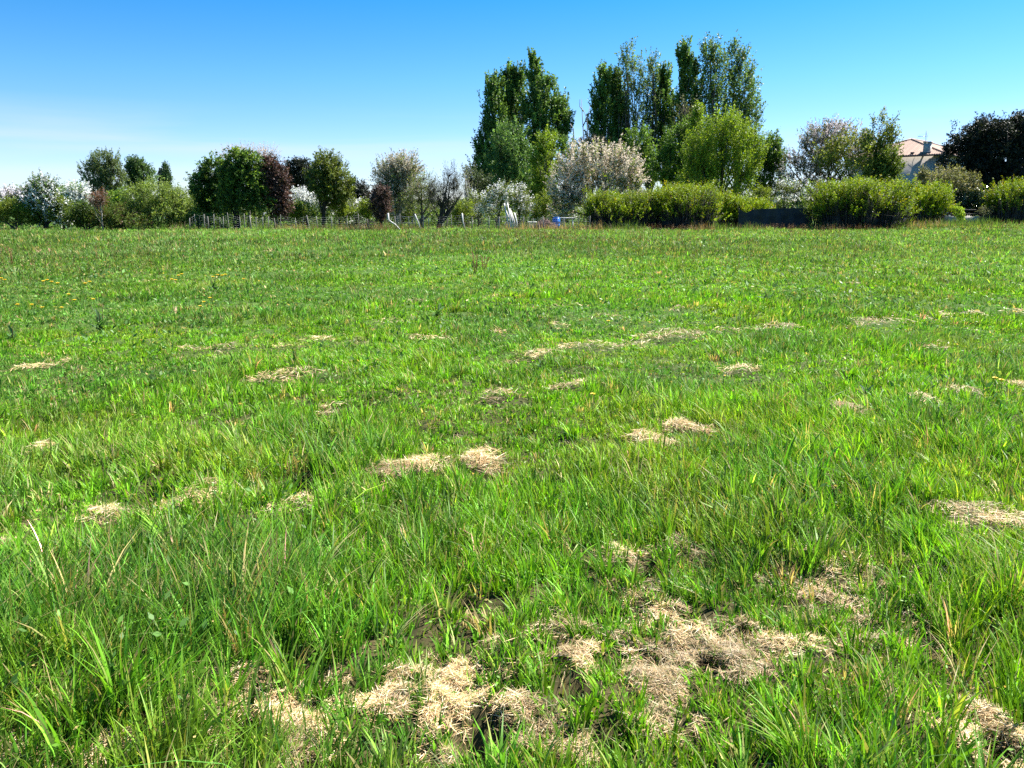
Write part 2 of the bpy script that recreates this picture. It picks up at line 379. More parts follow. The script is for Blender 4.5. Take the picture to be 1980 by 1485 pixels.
G_BRIGHT = np.array((.128, .300, .014)); G_BLUE = np.array((.090, .230, .028))
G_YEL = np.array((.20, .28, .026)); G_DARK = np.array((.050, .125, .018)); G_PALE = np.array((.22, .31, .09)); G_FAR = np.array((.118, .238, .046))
def grass_colour(rng, x, y):
    n = len(x); r = np.hypot(x, y)
    big = fbm2(x * .55 + 4, y * .55, 31, 3); med = fbm2(x * 1.9, y * 1.9, 37, 2)
    a = sstep(.38, .62, big + .06 * np.tanh(x / 4))[:, None]
    c = G_BLUE * (1 - a) + G_BRIGHT * a
    d = sstep(.58, .75, med)[:, None]; c = c * (1 - .5 * d) + G_DARK * .5 * d
    yl = sstep(.55, .8, fbm2(x * 1.1 + 40, y * 1.1, 43, 3))[:, None]; c = c * (1 - .4 * yl) + G_YEL * .4 * yl
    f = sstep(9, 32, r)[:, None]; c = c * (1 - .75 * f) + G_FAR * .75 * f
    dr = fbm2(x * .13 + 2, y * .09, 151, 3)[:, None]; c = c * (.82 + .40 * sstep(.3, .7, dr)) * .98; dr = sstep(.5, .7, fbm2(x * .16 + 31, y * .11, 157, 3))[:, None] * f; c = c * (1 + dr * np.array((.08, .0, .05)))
    c = c * np.exp(rng.normal(0, .22, (n, 1))); c = c * np.exp(rng.normal(0, .06, (n, 3)))
    p = rng.random(n); c = np.where((p < .05)[:, None], G_PALE * 1.0, c); c = np.where(((p > .05) & (p < .085))[:, None], np.array((.42, .34, .16)), c)
    return c

def height_field(x, y):
    hN = fbm2(x * .8 + 13, y * .8, 51, 3)
    r = np.hypot(x, y)
    h = .085 + .11 * sstep(.36, .70, hN)
    h = h + .11 * sstep(-.1, -.9, x) * sstep(4.2, 3.0, r)                 # the tall stand at lower left
    h = h + .05 * sstep(.6, 1.4, x) * sstep(5, 3, r)
    h = h * (1 - .22 * sstep(4, 7, r)) + .09 * sstep(14, 40, r)
    return h

def grass():
    rng = np.random.default_rng(11); mb = MB()
    # tufts: blades that share a foot, a lean and a colour
    for (y0, y1, tuft, per, seg, wm) in ((.9, 3.6, 620, 15, 4, .0050), (3.6, 6, 480, 14, 3, .0056), (6, 10, 330, 13, 3, .0072),
                                         (10, 18, 150, 12, 2, .0110), (18, 32, 46, 11, 2, .017), (32, 58, 19, 9, 2, .027), (58, 92, 5, 8, 1, .045)):
        x, y = region(rng, tuft, y0, y1)
        m = straw_mask(x, y); keep = rng.random(len(x)) > np.maximum(m * np.where(y > 3.6, .86, .55), .97 * pit(x, y))
        bare = fbm2(x * 1.6 + 70, y * 1.6, 61, 3); keep &= rng.random(len(x)) > .4 * sstep(.56, .68, bare)
        x, y = x[keep], y[keep]; m = straw_mask(x, y, True)
        th = height_field(x, y) * np.exp(rng.normal(0, .22, len(x))) * (1 - np.where(y > 3.6, .68, .45) * m)
        tl = fbm2(x * .5, y * .5, 71, 2) * 5 - 1.4 + rng.normal(0, .5, len(x)); ts = np.abs(rng.normal(.12, .16, len(x)))
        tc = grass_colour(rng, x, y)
        tw = wm * 1.12 * np.exp(rng.normal(0, .42, len(x))) * (1.25 - .5 * sstep(.45, .3, fbm2(x * .55 + 4, y * .55, 31, 3)))
        i = np.repeat(np.arange(len(x)), per); n = len(i)
        rad = .028 * np.sqrt(1 + y0 / 5.); ang = rng.random(n) * 2 * math.pi; rr = rad * np.sqrt(rng.random(n)) * 1.2
        bx = x[i] + np.cos(ang) * rr; by = y[i] + np.sin(ang) * rr
        h = th[i] * (.35 + .75 * rng.random(n))
        lx = np.cos(ang) * .40 + np.cos(tl[i]) * ts[i] * 1.4; ly = np.sin(ang) * .40 + np.sin(tl[i]) * ts[i] * 1.4
        ln = np.clip(np.hypot(lx, ly) * (.5 + .8 * rng.random(n)), 0, 1.25)
        c = tc[i] * np.exp(rng.normal(-.03, .38, (n, 1))) * np.where(rng.random((n, 1)) < .06, np.array((2.0, 1.25, 2.5)), 1.); tip = np.where(rng.random((n, 1)) < .10, np.array((.40, .30, .14)), c * np.array((1.12, 1.05, .9)))
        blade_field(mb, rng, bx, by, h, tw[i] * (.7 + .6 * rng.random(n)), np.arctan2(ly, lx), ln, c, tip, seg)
    # long loose blades that arch over the sward
    for (y0, y1, dens, wm) in ((1.2, 4, 46, .0050), (4, 9, 22, .0055), (9, 18, 5, .009), (18, 40, 1.2, .016)):
        x, y = region(rng, dens, y0, y1); k = rng.random(len(x)) > straw_mask(x, y) * .7
        x, y = x[k], y[k]; n = len(x)
        h = (height_field(x, y) + .08) * (.95 + .7 * rng.random(n))
        pale = (rng.random(n) < .35)[:, None]
        c = np.where(pale, np.array((.21, .31, .08)), np.array((.060, .165, .022))) * np.exp(rng.normal(0, .2, (n, 1)))
        blade_field(mb, rng, x, y, h, wm * (.7 + .8 * rng.random(n)), rng.random(n) * 6.283, np.abs(rng.normal(.40, .35, n)).clip(0, 1.2), c, c * 1.1, 5 if y0 < 9 else 3)
    # low leafy undergrowth between the tufts
    for (y0, y1, dens, s) in ((.9, 3.6, 4200, .014), (3.6, 6, 2400, .018), (6, 12, 1100, .026), (12, 24, 240, .05)):
        x, y = region(rng, dens, y0, y1); m = straw_mask(x, y); k = rng.random(len(x)) > np.maximum(.3 + m * .6, pit(x, y))
        x, y = x[k], y[k]; n = len(x); hh = height_field(x, y)
        p = np.stack((x, y, gz(x, y) + rng.random(n) ** 1.4 * hh * .55), 1)
        a = norm(rdir(rng, n) * np.array((1, 1, .5)) + np.array((0, 0, .25))); sdv = norm(np.cross(a, rdir(rng, n)))
        c = grass_colour(rng, x, y) * np.array((1.2, 1.12, .9)); ln = s * (.7 + 1.1 * rng.random(n))
        mb.leaves(p, a, sdv, ln, ln * .42, c)
    # foxtail stems with narrow seed spikes
    for (y0, y1, dens) in ((1.6, 5, 7), (5, 12, 3)):
        x, y = region(rng, dens, y0, y1); n = len(x); h = (height_field(x, y) + .12) * (1 + .5 * rng.random(n)); az = rng.random(n) * 6.283; le = .12 + .25 * rng.random(n)
        c = np.array((.17, .22, .07)) * np.exp(rng.normal(0, .25, (n, 1))); blade_field(mb, rng, x, y, h, .0022 * np.ones(n), az, le, c, c, 4)
        tp = np.stack((x + np.cos(az) * h * le, y + np.sin(az) * h * le, gz(x, y) + h * (1 - .38 * le)), 1); dn = norm(np.stack((np.cos(az) * le * 1.8, np.sin(az) * le * 1.8, np.ones(n)), 1))
        for q in range(16): mb.leaves(tp + dn * (q * .0032 - .012), norm(dn + rdir(rng, n) * .55), rdir(rng, n), .010, .0042, np.array((.24, .25, .11)) * np.exp(rng.normal(0, .25, (n, 1))))
    # rough unmown margin at the foot of the fence and the shrubs, partly dead
    n = 15000; x = at(-60, HOR, 56)[0] + (at(2040, HOR, 56)[0] - at(-60, HOR, 56)[0]) * rng.random(n); y = 55.6 + rng.random(n) ** 1.5 * 3.2
    dn_ = fbm2(x * .35, y * 0, 141, 3); k = rng.random(n) < sstep(.3, .6, dn_); x, y, dn_ = x[k], y[k], dn_[k]; n = len(x)
    dead = (rng.random(n) < sstep(.45, .65, fbm2(x * .5 + 9, y * 0, 147, 2)) * .75)[:, None]; h = (.25 + .55 * rng.random(n) ** 2) * (.5 + dn_)
    c = np.where(dead, np.array((.30, .21, .12)), np.array((.10, .17, .035))) * np.exp(rng.normal(0, .3, (n, 1)))
    blade_field(mb, rng, x, y, h, .03 * (.6 + .8 * rng.random(n)), rng.random(n) * 6.283, np.abs(rng.normal(.3, .25, n)), c, c * 1.05, 2)
    for (y0, y1, dens, s) in ((2.0, 6, 420, .030), (6, 14, 110, .055), (14, 36, 14, .10)):
        x, y = region(rng, dens, y0, y1); k = (fbm2(x * .7 + 9, y * .5, 131, 3) > .60) & (rng.random(len(x)) > straw_mask(x, y)); x, y = x[k], y[k]; n = len(x)
        p = np.stack((x, y, gz(x, y) + rng.random(n) * height_field(x, y) * .8), 1); a = norm(rdir(rng, n) * np.array((1, 1, .4)) + np.array((0, 0, .7))); sdv = norm(np.cross(a, rdir(rng, n)))
        ln = s * (.6 + .9 * rng.random(n)); mb.leaves(p, a, sdv, ln, ln * .45, np.array((.10, .20, .045)) * np.exp(rng.normal(0, .3, (n, 1))))
    o = mb.build('meadow_grass', M_grass)
    tag(o, 'long green meadow grass in uneven tufts covering the whole field', 'grass', kind='stuff')
grass()

# ------------------------------------------------------------------ straw
def straws(mb, rng, px, py, rx, ry, per, heap):
    cx, cy_, a, b, hgt = patch_world(px, py, rx, ry); m = cy_ / F
    n = int(min(26000, max(80, per * math.pi * rx * ry / (2.6 if py > 950 else 5.))))
    an = rng.random(n) * 6.283; r = np.sqrt(rng.random(n)) * 1.45
    x = cx + np.cos(an) * r * a; y = cy_ + np.sin(an) * r * b
    lump = fbm2(x * 11, y * 11, 81, 3)
    k = (rng.random(n) < straw_field(x, y, cx, cy_, a, b) * (1 - .9 * pit(x, y))) & (rng.random(n) < .25 + sstep(.28, .48, lump))
    x, y, r, lump = x[k], y[k], r[k], lump[k]; n = len(x)
    top = hgt * np.sqrt(np.clip(1 - (r / 1.5) ** 2, 0, 1)) * ((.15 + 1.5 * sstep(.25, .75, lump)) if py > 1030 else (.7 + .6 * lump))
    if heap:                                     # the packed core under the loose stalks
        k = 40; q = np.linspace(0, 1, 9); A = np.arange(k) * 2 * math.pi / k
        Q, AA = np.meshgrid(q, A, indexing='ij'); gx = cx + np.cos(AA) * Q * a * .8; gy = cy_ + np.sin(AA) * Q * b * .8
        gzv = gz(gx, gy) + hgt * np.sqrt(np.clip(1 - (Q / 1.5) ** 2, 0, 1)) * ((.15 + 1.5 * sstep(.25, .75, fbm2(gx * 11, gy * 11, 81, 3))) if py > 1030 else (.7 + .6 * fbm2(gx * 11, gy * 11, 81, 3))) - .02 - .06 * Q
        V = np.stack((gx, gy, gzv), -1).reshape(-1, 3); i, j = np.meshgrid(np.arange(8), np.arange(k), indexing='ij')
        j2 = (j + 1) % k; f = np.stack((i * k + j, (i + 1) * k + j, (i + 1) * k + j2, i * k + j2), -1).reshape(-1, 4)
        mb.add(V, f.ravel(), np.full(len(f), 4), np.array((.22, .155, .08)))
    z = gz(x, y) + top * ((.8 + .25 * rng.random(n)) if py > 1030 else (.35 + .75 * rng.random(n) ** .6)) + .006
    ln = np.clip((.025 + .075 * rng.random(n) ** 1.5), 7 * m, .5) if py > 950 else np.clip(.05 + .09 * rng.random(n), 7 * m, .6)
    hd = rng.random(n) * 6.283; d = norm(np.stack((np.cos(hd), np.sin(hd), rng.normal(.06, .28, n)), 1))
    s = norm(np.cross(d, norm(np.stack((rng.normal(0, .5, n), rng.normal(0, .5, n), np.ones(n)), 1))))
    wd = np.maximum(.0022, .95 * m) * (.7 + .7 * rng.random(n))
    t = rng.random(n)[:, None]
    c = np.array((.68, .485, .25)) * (1 - t) + np.array((.40, .25, .11)) * t
    c = np.where((rng.random(n) < .25)[:, None], np.array((.80, .66, .43)), c) * np.exp(rng.normal(0, .18, (n, 1)))
    c = np.where((rng.random(n) < .12)[:, None], np.array((.20, .26, .05)), c)
    c = c * (.60 + .52 * sstep(.3, .62, fbm2(x * 6, y * 6, 87, 3)))[:, None]       # older, browner matting in places
    p = np.stack((x, y, z), 1) - d * ln[:, None] * .5
    mb.leaves(p, d, s, ln, wd, c)
rng = np.random.default_rng(5)
for h in HEAPS:
    mb = MB(); straws(mb, rng, *h[:4], 3.2 if h[1] < 950 else 1.5, False)
    tag(mb.build('straw_heap', M_straw), h[4], 'straw heap', 'heaps of dry cut grass in the meadow')
mb = MB()
for h in LITTER: straws(mb, rng, *h, 3.2 if h[1] < 950 else .8, False)
# thin scatter of dead stalks through the sward
for (y0, y1, dens) in ((1, 4, 1500), (4, 9, 300), (9, 20, 14)):
    x, y = region(rng, dens, y0, y1); bare = fbm2(x * 1.6 + 70, y * 1.6, 61, 3); k = rng.random(len(x)) < .35 + sstep(.50, .64, bare)
    x, y = x[k], y[k]; n = len(x); hd = rng.random(n) * 6.283
    d = norm(np.stack((np.cos(hd), np.sin(hd), rng.normal(.1, .3, n)), 1)); s = norm(np.cross(d, rdir(rng, n)))
    ln = .03 + .10 * rng.random(n) ** 2
    mb.leaves(np.stack((x, y, gz(x, y) + .006 + .035 * rng.random(n) ** 2), 1) - d * ln[:, None] / 2, d, s, ln, .0028 * max(1, y0 / 4), np.array((.36, .26, .13)) * np.exp(rng.normal(0, .4, (n, 1))))
tag(mb.build('dry_straw', M_straw), 'thin dry straw litter scattered through the green meadow grass', 'straw', kind='stuff')

# reddish sorrel seed stalks, countless in the far half of the field
mb = MB()
for (y0, y1, dens, s) in ((9, 16, 1.0, .008), (16, 30, 2.2, .011), (30, 57, 1.9, .018)):
    x, y = region(rng, dens, y0, y1); k = fbm2(x * .16, y * .12, 91, 3) + rng.normal(0, .06, len(x)) > .53
    x, y = x[k], y[k]; n = len(x)
    for k in range(3):
        xx = x + rng.normal(0, .12, n); yy = y + rng.normal(0, .12, n); h = .35 + .25 * rng.random(n)
        c = np.array((.20, .085, .045)) * np.exp(rng.normal(0, .3, (n, 1)))
        blade_field(mb, rng, xx, yy, h, s * .35 * np.ones(n), rng.random(n) * 6.28, .15 * rng.random(n), c, c, 2)
        for q in range(7):
            p = np.stack((xx, yy, gz(xx, yy) + h * (.5 + .5 * q / 7)), 1) + rng.normal(0, .012, (n, 3))
            mb.leaves(p, norm(rdir(rng, n) + np.array((0, 0, .8))), rdir(rng, n), s * 2.2, s * 1.1, np.array((.22, .12, .06)) * np.exp(rng.normal(0, .3, (n, 1))))
tag(mb.build('sorrel', M_dull), 'reddish sorrel seed stalks standing thinly in the far meadow', 'sorrel', kind='stuff')

# ------------------------------------------------------------------ single plants in the meadow
def dock(px, py, hpx, label, col=(.045, .10, .028), n=26, lying=False):
    x, y = ground_at(px, py); z = float(gz(x, y)); h = hpx * y / F * .85; r_ = np.random.default_rng(int(px + py))
    root = empty('dock_plant', (x, y, z)); tag(root, label, 'wild plant', 'broad-leaved plants in the meadow')
    st = MB(); k = 5; tips = []
    for i in range(3):
        an = r_.random() * 6.283; tip = np.array((math.cos(an) * .22, math.sin(an) * .22, .95)) * h * (.8 + .3 * r_.random())
        pts = [np.zeros(3), tip * .4 + r_.normal(0, .02, 3) * h, tip]; st.tube(pts, [.004 + h * .008, .003 + h * .006, .002 + h * .003], 5, (.10, .09, .04)); tips.append(tip)
    st.build('stem', M_leaf, root)
    lf = MB()
    for i in range(n):
        an = r_.random() * 6.283; up = .3 + 2.4 * r_.random(); L_ = h * (.25 + .40 * r_.random())
        d = norm(np.array((math.cos(an), math.sin(an), up))); t_ = tips[i % 3]; b = t_ * (r_.random() ** 2 * .6)
        s_ = norm(np.cross(d, (0, 0, 1)) + r_.normal(0, .2, 3)); c = np.array(col) * math.exp(r_.normal(0, .25))
        m = 6; V = []
        for q in range(m + 1):
            t = q / m; wq = L_ * .24 * math.sin(math.pi * min(1, .08 + t * .92)) ** .8
            p = b + d * L_ * t + np.array((math.cos(an), math.sin(an), -.9)) * L_ * .18 * t * t
            V += [p - s_ * wq * .5, p + np.array((0, 0, -wq * .18)), p + s_ * wq * .5]
        f = []
        for q in range(m): f += [3 * q, 3 * q + 1, 3 * q + 4, 3 * q + 3, 3 * q + 1, 3 * q + 2, 3 * q + 5, 3 * q + 4]
        lf.add(np.array(V), f, [4] * (2 * m), c)
    lf.build('leaves', M_leaf, root)
for a in ((195, 640, 60, 'tall dark dock plant with upright leaves, left of the straw row in the far meadow'),
          (25, 668, 40, 'dark broad-leaved dock clump at the left edge of the meadow'),
          (845, 612, 44, 'thin dark dock with bent leaves above the middle of the straw row'),
          (1047, 715, 46, 'single black-looking dock stalk with leaves beside a flat straw heap'),
          (1670, 775, 52, 'grey-green leafy dock clump in the right middle meadow'),
          (415, 565, 34, 'broad-leaved dock clump beside the yellow flowers in the left far meadow'),
          (1100, 570, 30, 'low dark dock clump in the far meadow right of centre'),
          (1480, 590, 34, 'dark grassy dock clump in the far meadow, right side'),
          (1345, 570, 26, 'small dark round-leaved clump in the far meadow between two docks')):
    dock(*a, col=(.12, .18, .11) if a[0] == 1670 else (.075, .165, .045))

M_yellow = plain_mat('yellow_petal', (.75, .50, .01), (.85, .62, .02), 30, .6)
def yellow_flower(px, py, hpx, s, label, group=None):
    # the head is where the photograph shows it: its stalk stands on the ground below
    x, y = ground_at(px, py + hpx); z = float(gz(x, y)); h = hpx * y / F * 1.0; r_ = np.random.default_rng(int(px * 3 + py))
    root = empty('yellow_flower', (x, y, z)); tag(root, label, 'flower', group)
    st = MB(); st.tube([np.zeros(3), np.array((.01, 0, h * .5)), np.array((0, .01, h))], [.003, .0025, .002], 5, (.09, .16, .03)); st.build('stem', M_leaf, root)
    hd = MB(); R_ = s * y / F
    for ring, (nn, ra, up) in enumerate(((14, 1.0, .25), (11, .72, .6), (8, .42, 1.1))):
        an = np.arange(nn) * 2 * math.pi / nn + ring * .3; d = norm(np.stack((np.cos(an), np.sin(an), np.full(nn, up)), 1))
        s_ = np.stack((-np.sin(an), np.cos(an), np.zeros(nn)), 1)
        hd.leaves(np.tile((0, .01, h), (nn, 1)), d, s_, R_ * ra, R_ * .42, np.ones(3))
    hd.lathe((0, .01, h - R_ * .3), ((R_ * .15, -R_ * .1), (R_ * .4, R_ * .12), (R_ * .42, R_ * .35), (R_ * .1, R_ * .5)), 8)
    hd.build('flower_head', M_yellow, root)
yellow_flower(1146, 763, 26, 6, 'lone yellow dandelion flower in the middle meadow right of centre')
yellow_flower(1920, 728, 40, 6, 'yellow dandelion at the right edge, left one of a close pair')
yellow_flower(1932, 731, 42, 6, 'yellow dandelion at the right edge, right one of a close pair')
yellow_flower(1176, 622, 14, 4.5, 'tiny yellow flower beside a small straw heap right of centre')
yellow_flower(1962, 597, 14, 4.5, 'small yellow flower at the far right in the straw row')
for (px, py) in ((4, 540), (10, 541), (85, 543), (92, 540), (101, 544), (112, 546), (166, 548), (174, 542), (35, 588), (62, 587), (82, 592), (120, 593), (134, 571), (145, 579), (182, 585)):
    yellow_flower(px, py, 13, 4.6, 'small yellow flower in the loose patch at the left edge of the far meadow', 'yellow flowers at the left edge of the meadow')
for (px, py) in ((345, 529), (352, 527), (412, 531), (421, 529), (430, 531), (436, 530), (388, 596), (395, 588), (407, 582), (471, 538), (340, 541), (333, 538)):
    yellow_flower(px, py, 11, 4.2, 'small yellow flower around the dark dock clump in the left far meadow', 'yellow flowers around the left dock clump')
# two sorrel plants tall enough to single out
def sorrel(px, py, hpx, label):
    x, y = ground_at(px, py); z = float(gz(x, y)); h = hpx * y / F; r_ = np.random.default_rng(int(px))
    root = empty('sorrel_plant', (x, y, z)); tag(root, label, 'wild plant')
    for k in range(5):
        b = np.array((r_.normal(0, .03), r_.normal(0, .03), 0)); t = b + np.array((r_.normal(0, .08), r_.normal(0, .08), h * (.75 + .3 * r_.random())))
        sp = MB(); sp.tube([b, (b + t) / 2 + r_.normal(0, .01, 3), t], [.006, .005, .003], 4, (.22, .11, .05))
        n = 44; u = .35 + .65 * r_.random(n); p = b + (t - b) * u[:, None] + r_.normal(0, .008, (n, 3))
        sp.leaves(p, norm(rdir(r_, n) + np.array((0, 0, 1.))), rdir(r_, n), .030, .015, np.array((.24, .13, .07)) * np.exp(r_.normal(0, .25, (n, 1)))); sp.build('seed_stalk', M_dull, root)
sorrel(24, 512, 36, 'rusty red sorrel stalks at the left edge of the far meadow')
sorrel(918, 534, 50, 'rusty sorrel seed stalks standing highest at the centre of the far meadow')
sorrel(936, 528, 36, 'rusty sorrel stalks just right of the highest sorrel at the centre')

# ------------------------------------------------------------------ trees and shrubs
def plant(name, label, cat, group, base, Y, blobs, leaf, n, size, shoot=(.5, 1.0), per=14, up=.7, outw=1.0, rnd=.6, spread=.10, aspect=.55,
          gap=.42, gapscale=1.1, trunk=.16, limbs=10, twigs=0, blossom=None, bloom=0., bark=None, mat=None, depth=.9, stems=1, seed=None, trunk_top=None, names=('trunk', 'crown'), hollow=.45, droop=0., boxy=0., bare=0., face=.9, thin=.8, canes=0, wide=1.0):
    """blobs: crown masses as (px, py, rx, ry) at the plant's own distance Y; leaf: list of (colour, weight).
    Leaves grow along short shoots that start all through those masses."""
    rng = np.random.default_rng(seed if seed is not None else int(base * 7 + Y * 13 + blobs[0][1]))
    m = Y / F; bark = bark or M_bark; mat = mat or M_leaf
    p0 = at(base, HOR, Y); z0 = float(gz(p0[0], Y)); O = np.array((p0[0], Y, z0))
    root = empty(name, O); tag(root, label, cat, group)
    cen = np.array([at(b[0], b[1], Y) for b in blobs]) - O
    rad = np.array([(b[2] * m * wide, b[2] * m * wide * depth, b[3] * m) for b in blobs])
    cen[:, 1] += np.array([(b[4] if len(b) > 4 else 0) for b in blobs]) * rad[:, 0]
    wgt = (rad[:, 0] * rad[:, 2]) ** .85; wgt /= wgt.sum()
    # shoot starts
    k = int(n * thin); bi = rng.choice(len(blobs), k * 3, p=wgt); d = rdir(rng, k * 3)
    rr = (hollow + (1 - hollow) * rng.random(k * 3)) ** .6 * (.58 + .80 * noise3(d * 2.1 + bi[:, None] * 5.1 + 3, 5))
    if boxy: d = d / np.maximum(np.abs(d).max(1, keepdims=True) ** boxy, .3); 
    P = cen[bi] + d * rad[bi] * rr[:, None]; d = norm(d)
    sc = max(rad[:, 0].max(), .8)
    nz_ = noise3((P + O) * (2.6 / sc) * gapscale, 8) * .65 + noise3((P + O) * (5.6 / sc) * gapscale, 15) * .35
    ok = (nz_ + rng.normal(0, .05, len(P)) > gap) & (P[:, 2] > .08) & (rng.random(len(P)) > (1 - sstep(bare * .45, bare, P[:, 2] + rng.normal(0, .25, len(P)))) * .9 * (bare > 0))
    P = P[ok][:k]; d = d[ok][:k]; bi = bi[ok][:k]; k = len(P)
    D = norm(d * outw + np.array((0, 0, up)) + rdir(rng, k) * rnd)
    Ls = shoot[0] + (shoot[1] - shoot[0]) * rng.random(k)
    P = P - D * (Ls * .42)[:, None] * np.array((1, 1, .45)); P[:, 2] = np.maximum(P[:, 2], .05)
    # leaves along each shoot
    i = np.repeat(np.arange(k), per); nL = len(i); t = rng.random(nL)
    q = P[i] + D[i] * (Ls[i] * t)[:, None] + rng.normal(0, 1, (nL, 3)) * (spread * (1.1 - .7 * t))[:, None]
    q[:, 2] -= droop * t * t * Ls[i]
    q[:, 2] = np.maximum(q[:, 2], .03)
    a = norm(D[i] * .8 + rdir(rng, nL)); s = norm(np.cross(a, d[i] * face + np.array((0, 0, .55)) * face + rdir(rng, nL)))
    sz = size * np.exp(rng.normal(0, .25, nL))
    cols = np.array([c for c, _ in leaf]); pw = np.array([w_ for _, w_ in leaf], float); pw /= pw.sum()
    ci = rng.choice(len(cols), k, p=pw); ci2 = np.where(rng.random(nL) < .7, ci[i], rng.choice(len(cols), nL, p=pw))
    c = cols[ci2] * np.exp(rng.normal(0, .24, k))[i][:, None] * np.exp(rng.normal(0, .13, (nL, 1)))
    fl = np.zeros(nL, bool)
    if blossom is not None:
        bs = noise3((P + O) * (3.2 / sc), 31) * .6 + rng.random(k) * .4
        thr = np.quantile(bs, 1 - bloom) if bloom < 1 else -1
        fl = (bs > thr)[i] & (rng.random(nL) < .86)
    cr = MB(); g = ~fl; cr.leaves(q[g], a[g], s[g], sz[g], sz[g] * aspect, c[g]); cr.build(names[1], mat, root)
    if fl.any():
        bc = np.array([b for b in blossom])[rng.choice(len(blossom), fl.sum())] * np.exp(rng.normal(0, .10, (fl.sum(), 1)))
        bl = MB(); bl.leaves(q[fl], a[fl], s[fl], sz[fl] * .95, sz[fl] * .8, bc); bl.build('blossom', M_petal, root)
    # trunk, limbs, twigs
    tr = MB(); top = cen[np.argmax(cen[:, 2])].copy() if trunk_top is None else at(trunk_top[0], trunk_top[1], Y) - O
    bases = []
    for sidx in range(stems):
        off = np.array((rng.normal(0, .3), rng.normal(0, .3), 0)) * (0 if stems == 1 else min(1., rad[0][0] * .3))
        tt = top if stems == 1 else cen[sidx % len(cen)] + rng.normal(0, .3, 3)
        ts = np.linspace(0, 1, 7); w_ = rng.normal(0, .02, (7, 3)) * np.linalg.norm(tt) * .6; w_[0] = 0; w_[:, 2] = 0
        pts = off + (tt - off) * ts[:, None] + w_; pts[0][2] -= .15
        r_ = trunk / math.sqrt(stems) * (1 - .82 * ts) * np.where(ts == 0, 1.25, 1); tr.tube(pts, r_, 7); bases.append((pts, r_))
    lim = []
    for q_ in range(limbs):
        pts, r_ = bases[q_ % stems]; tgt = P[rng.integers(k)]
        j = int(np.clip((tgt[2] * (.25 + .4 * rng.random())) / max(pts[-1][2], .1) * 6, 1, 5)); st = pts[j]
        mid = st * .5 + tgt * .5 + np.array((0, 0, -.06 * np.linalg.norm(tgt - st))) + rng.normal(0, .05, 3) * np.linalg.norm(tgt - st)
        tr.tube([st, mid, tgt], [r_[j] * .55, r_[j] * .36, r_[j] * .10], 5); lim.append((st, mid, tgt, r_[j]))
    if twigs and lim:
        sel = rng.choice(k, min(k, twigs), replace=False); mids = np.array([l[1] for l in lim] + [l[2] for l in lim] + [pp for b in bases for pp in b[0][3:]])
        dd = ((P[sel][:, None] - mids[None]) ** 2).sum(-1); near = mids[dd.argmin(1)]
        r1 = max(.006, .10 * m * 1.0)
        kn = near * .45 + P[sel] * .55 + rng.normal(0, .08, (len(sel), 3)) * np.sqrt(dd.min(1))[:, None]
        tr.prisms(near, kn, r1 * 2.0, r1 * 1.4); tr.prisms(kn, P[sel], r1 * 1.4, r1); tr.prisms(P[sel], P[sel] + D[sel] * Ls[sel][:, None], r1, r1 * .4)
    if canes:                      # bare stems crowding the foot of a hedge, dense and dark to deepen its shade
        f = P[rng.integers(k, size=canes)]; up_ = f * np.array((.86, .86, 0)) + rng.normal(0, .12, (canes, 3)) * np.array((1, 1, 0))
        mid_ = up_ + (f - up_) * .5 + rng.normal(0, .06, (canes, 3)); mid_[:, 2] = f[:, 2] * .5
        tr.prisms(up_, mid_, .024, .018); tr.prisms(mid_, f, .018, .008)
    tr.build(names[0], bark, root, smooth=True)
    return root

# leaf colours
def C(*a): return a
POP = [(C(.095, .175, .035), 3), (C(.13, .225, .05), 3), (C(.055, .11, .028), 2)]
POPL = [(C(.12, .19, .055), 3), (C(.15, .22, .08), 2), (C(.08, .13, .04), 2)]
YG = [(C(.19, .28, .022), 3), (C(.14, .22, .02), 3), (C(.25, .32, .03), 1)]
LIME = [(C(.27, .38, .02), 3), (C(.21, .32, .02), 2)]
FORS = [(C(.225, .305, .010), 4), (C(.14, .225, .012), 3), (C(.34, .29, .008), .5)]
MIDG = [(C(.10, .19, .028), 3), (C(.14, .24, .04), 3), (C(.07, .13, .02), 2)]
DARKG = [(C(.045, .09, .02), 3), (C(.075, .14, .028), 3), (C(.15, .24, .04), 1.3)]
EVER = [(C(.012, .018, .012), 3), (C(.020, .027, .017), 3), (C(.03, .036, .022), 1)]
PURP = [(C(.080, .044, .040), 3), (C(.125, .066, .056), 2), (C(.060, .044, .032), 2)]
WILL = [(C(.17, .24, .05), 3), (C(.13, .19, .04), 3), (C(.22, .27, .07), 1)]
GREYG = [(C(.10, .115, .06), 3), (C(.13, .14, .085), 2)]
PINKW = [C(.72, .62, .50), C(.82, .73, .61), C(.58, .48, .36)]
WHITE = [C(.80, .80, .78), C(.72, .74, .70), C(.84, .82, .82)]
CREAM = [C(.50, .44, .33), C(.58, .50, .40), C(.44, .40, .28)]

def tree(label, group, base, Y, blobs, leaf, n, size, name='tree', cat='tree', **k): return plant(name, label, cat, group, base, Y, blobs, leaf, n, size, **k)
def shrub(label, group, base, Y, blobs, leaf, n, size, name='shrub', cat='shrub', **k):
    k.setdefault('names', ('stems', 'foliage')); k.setdefault('stems', 4); k.setdefault('trunk', .12); k.setdefault('limbs', 12)
    return plant(name, label, cat, group, base, Y, blobs, leaf, n, size, **k)

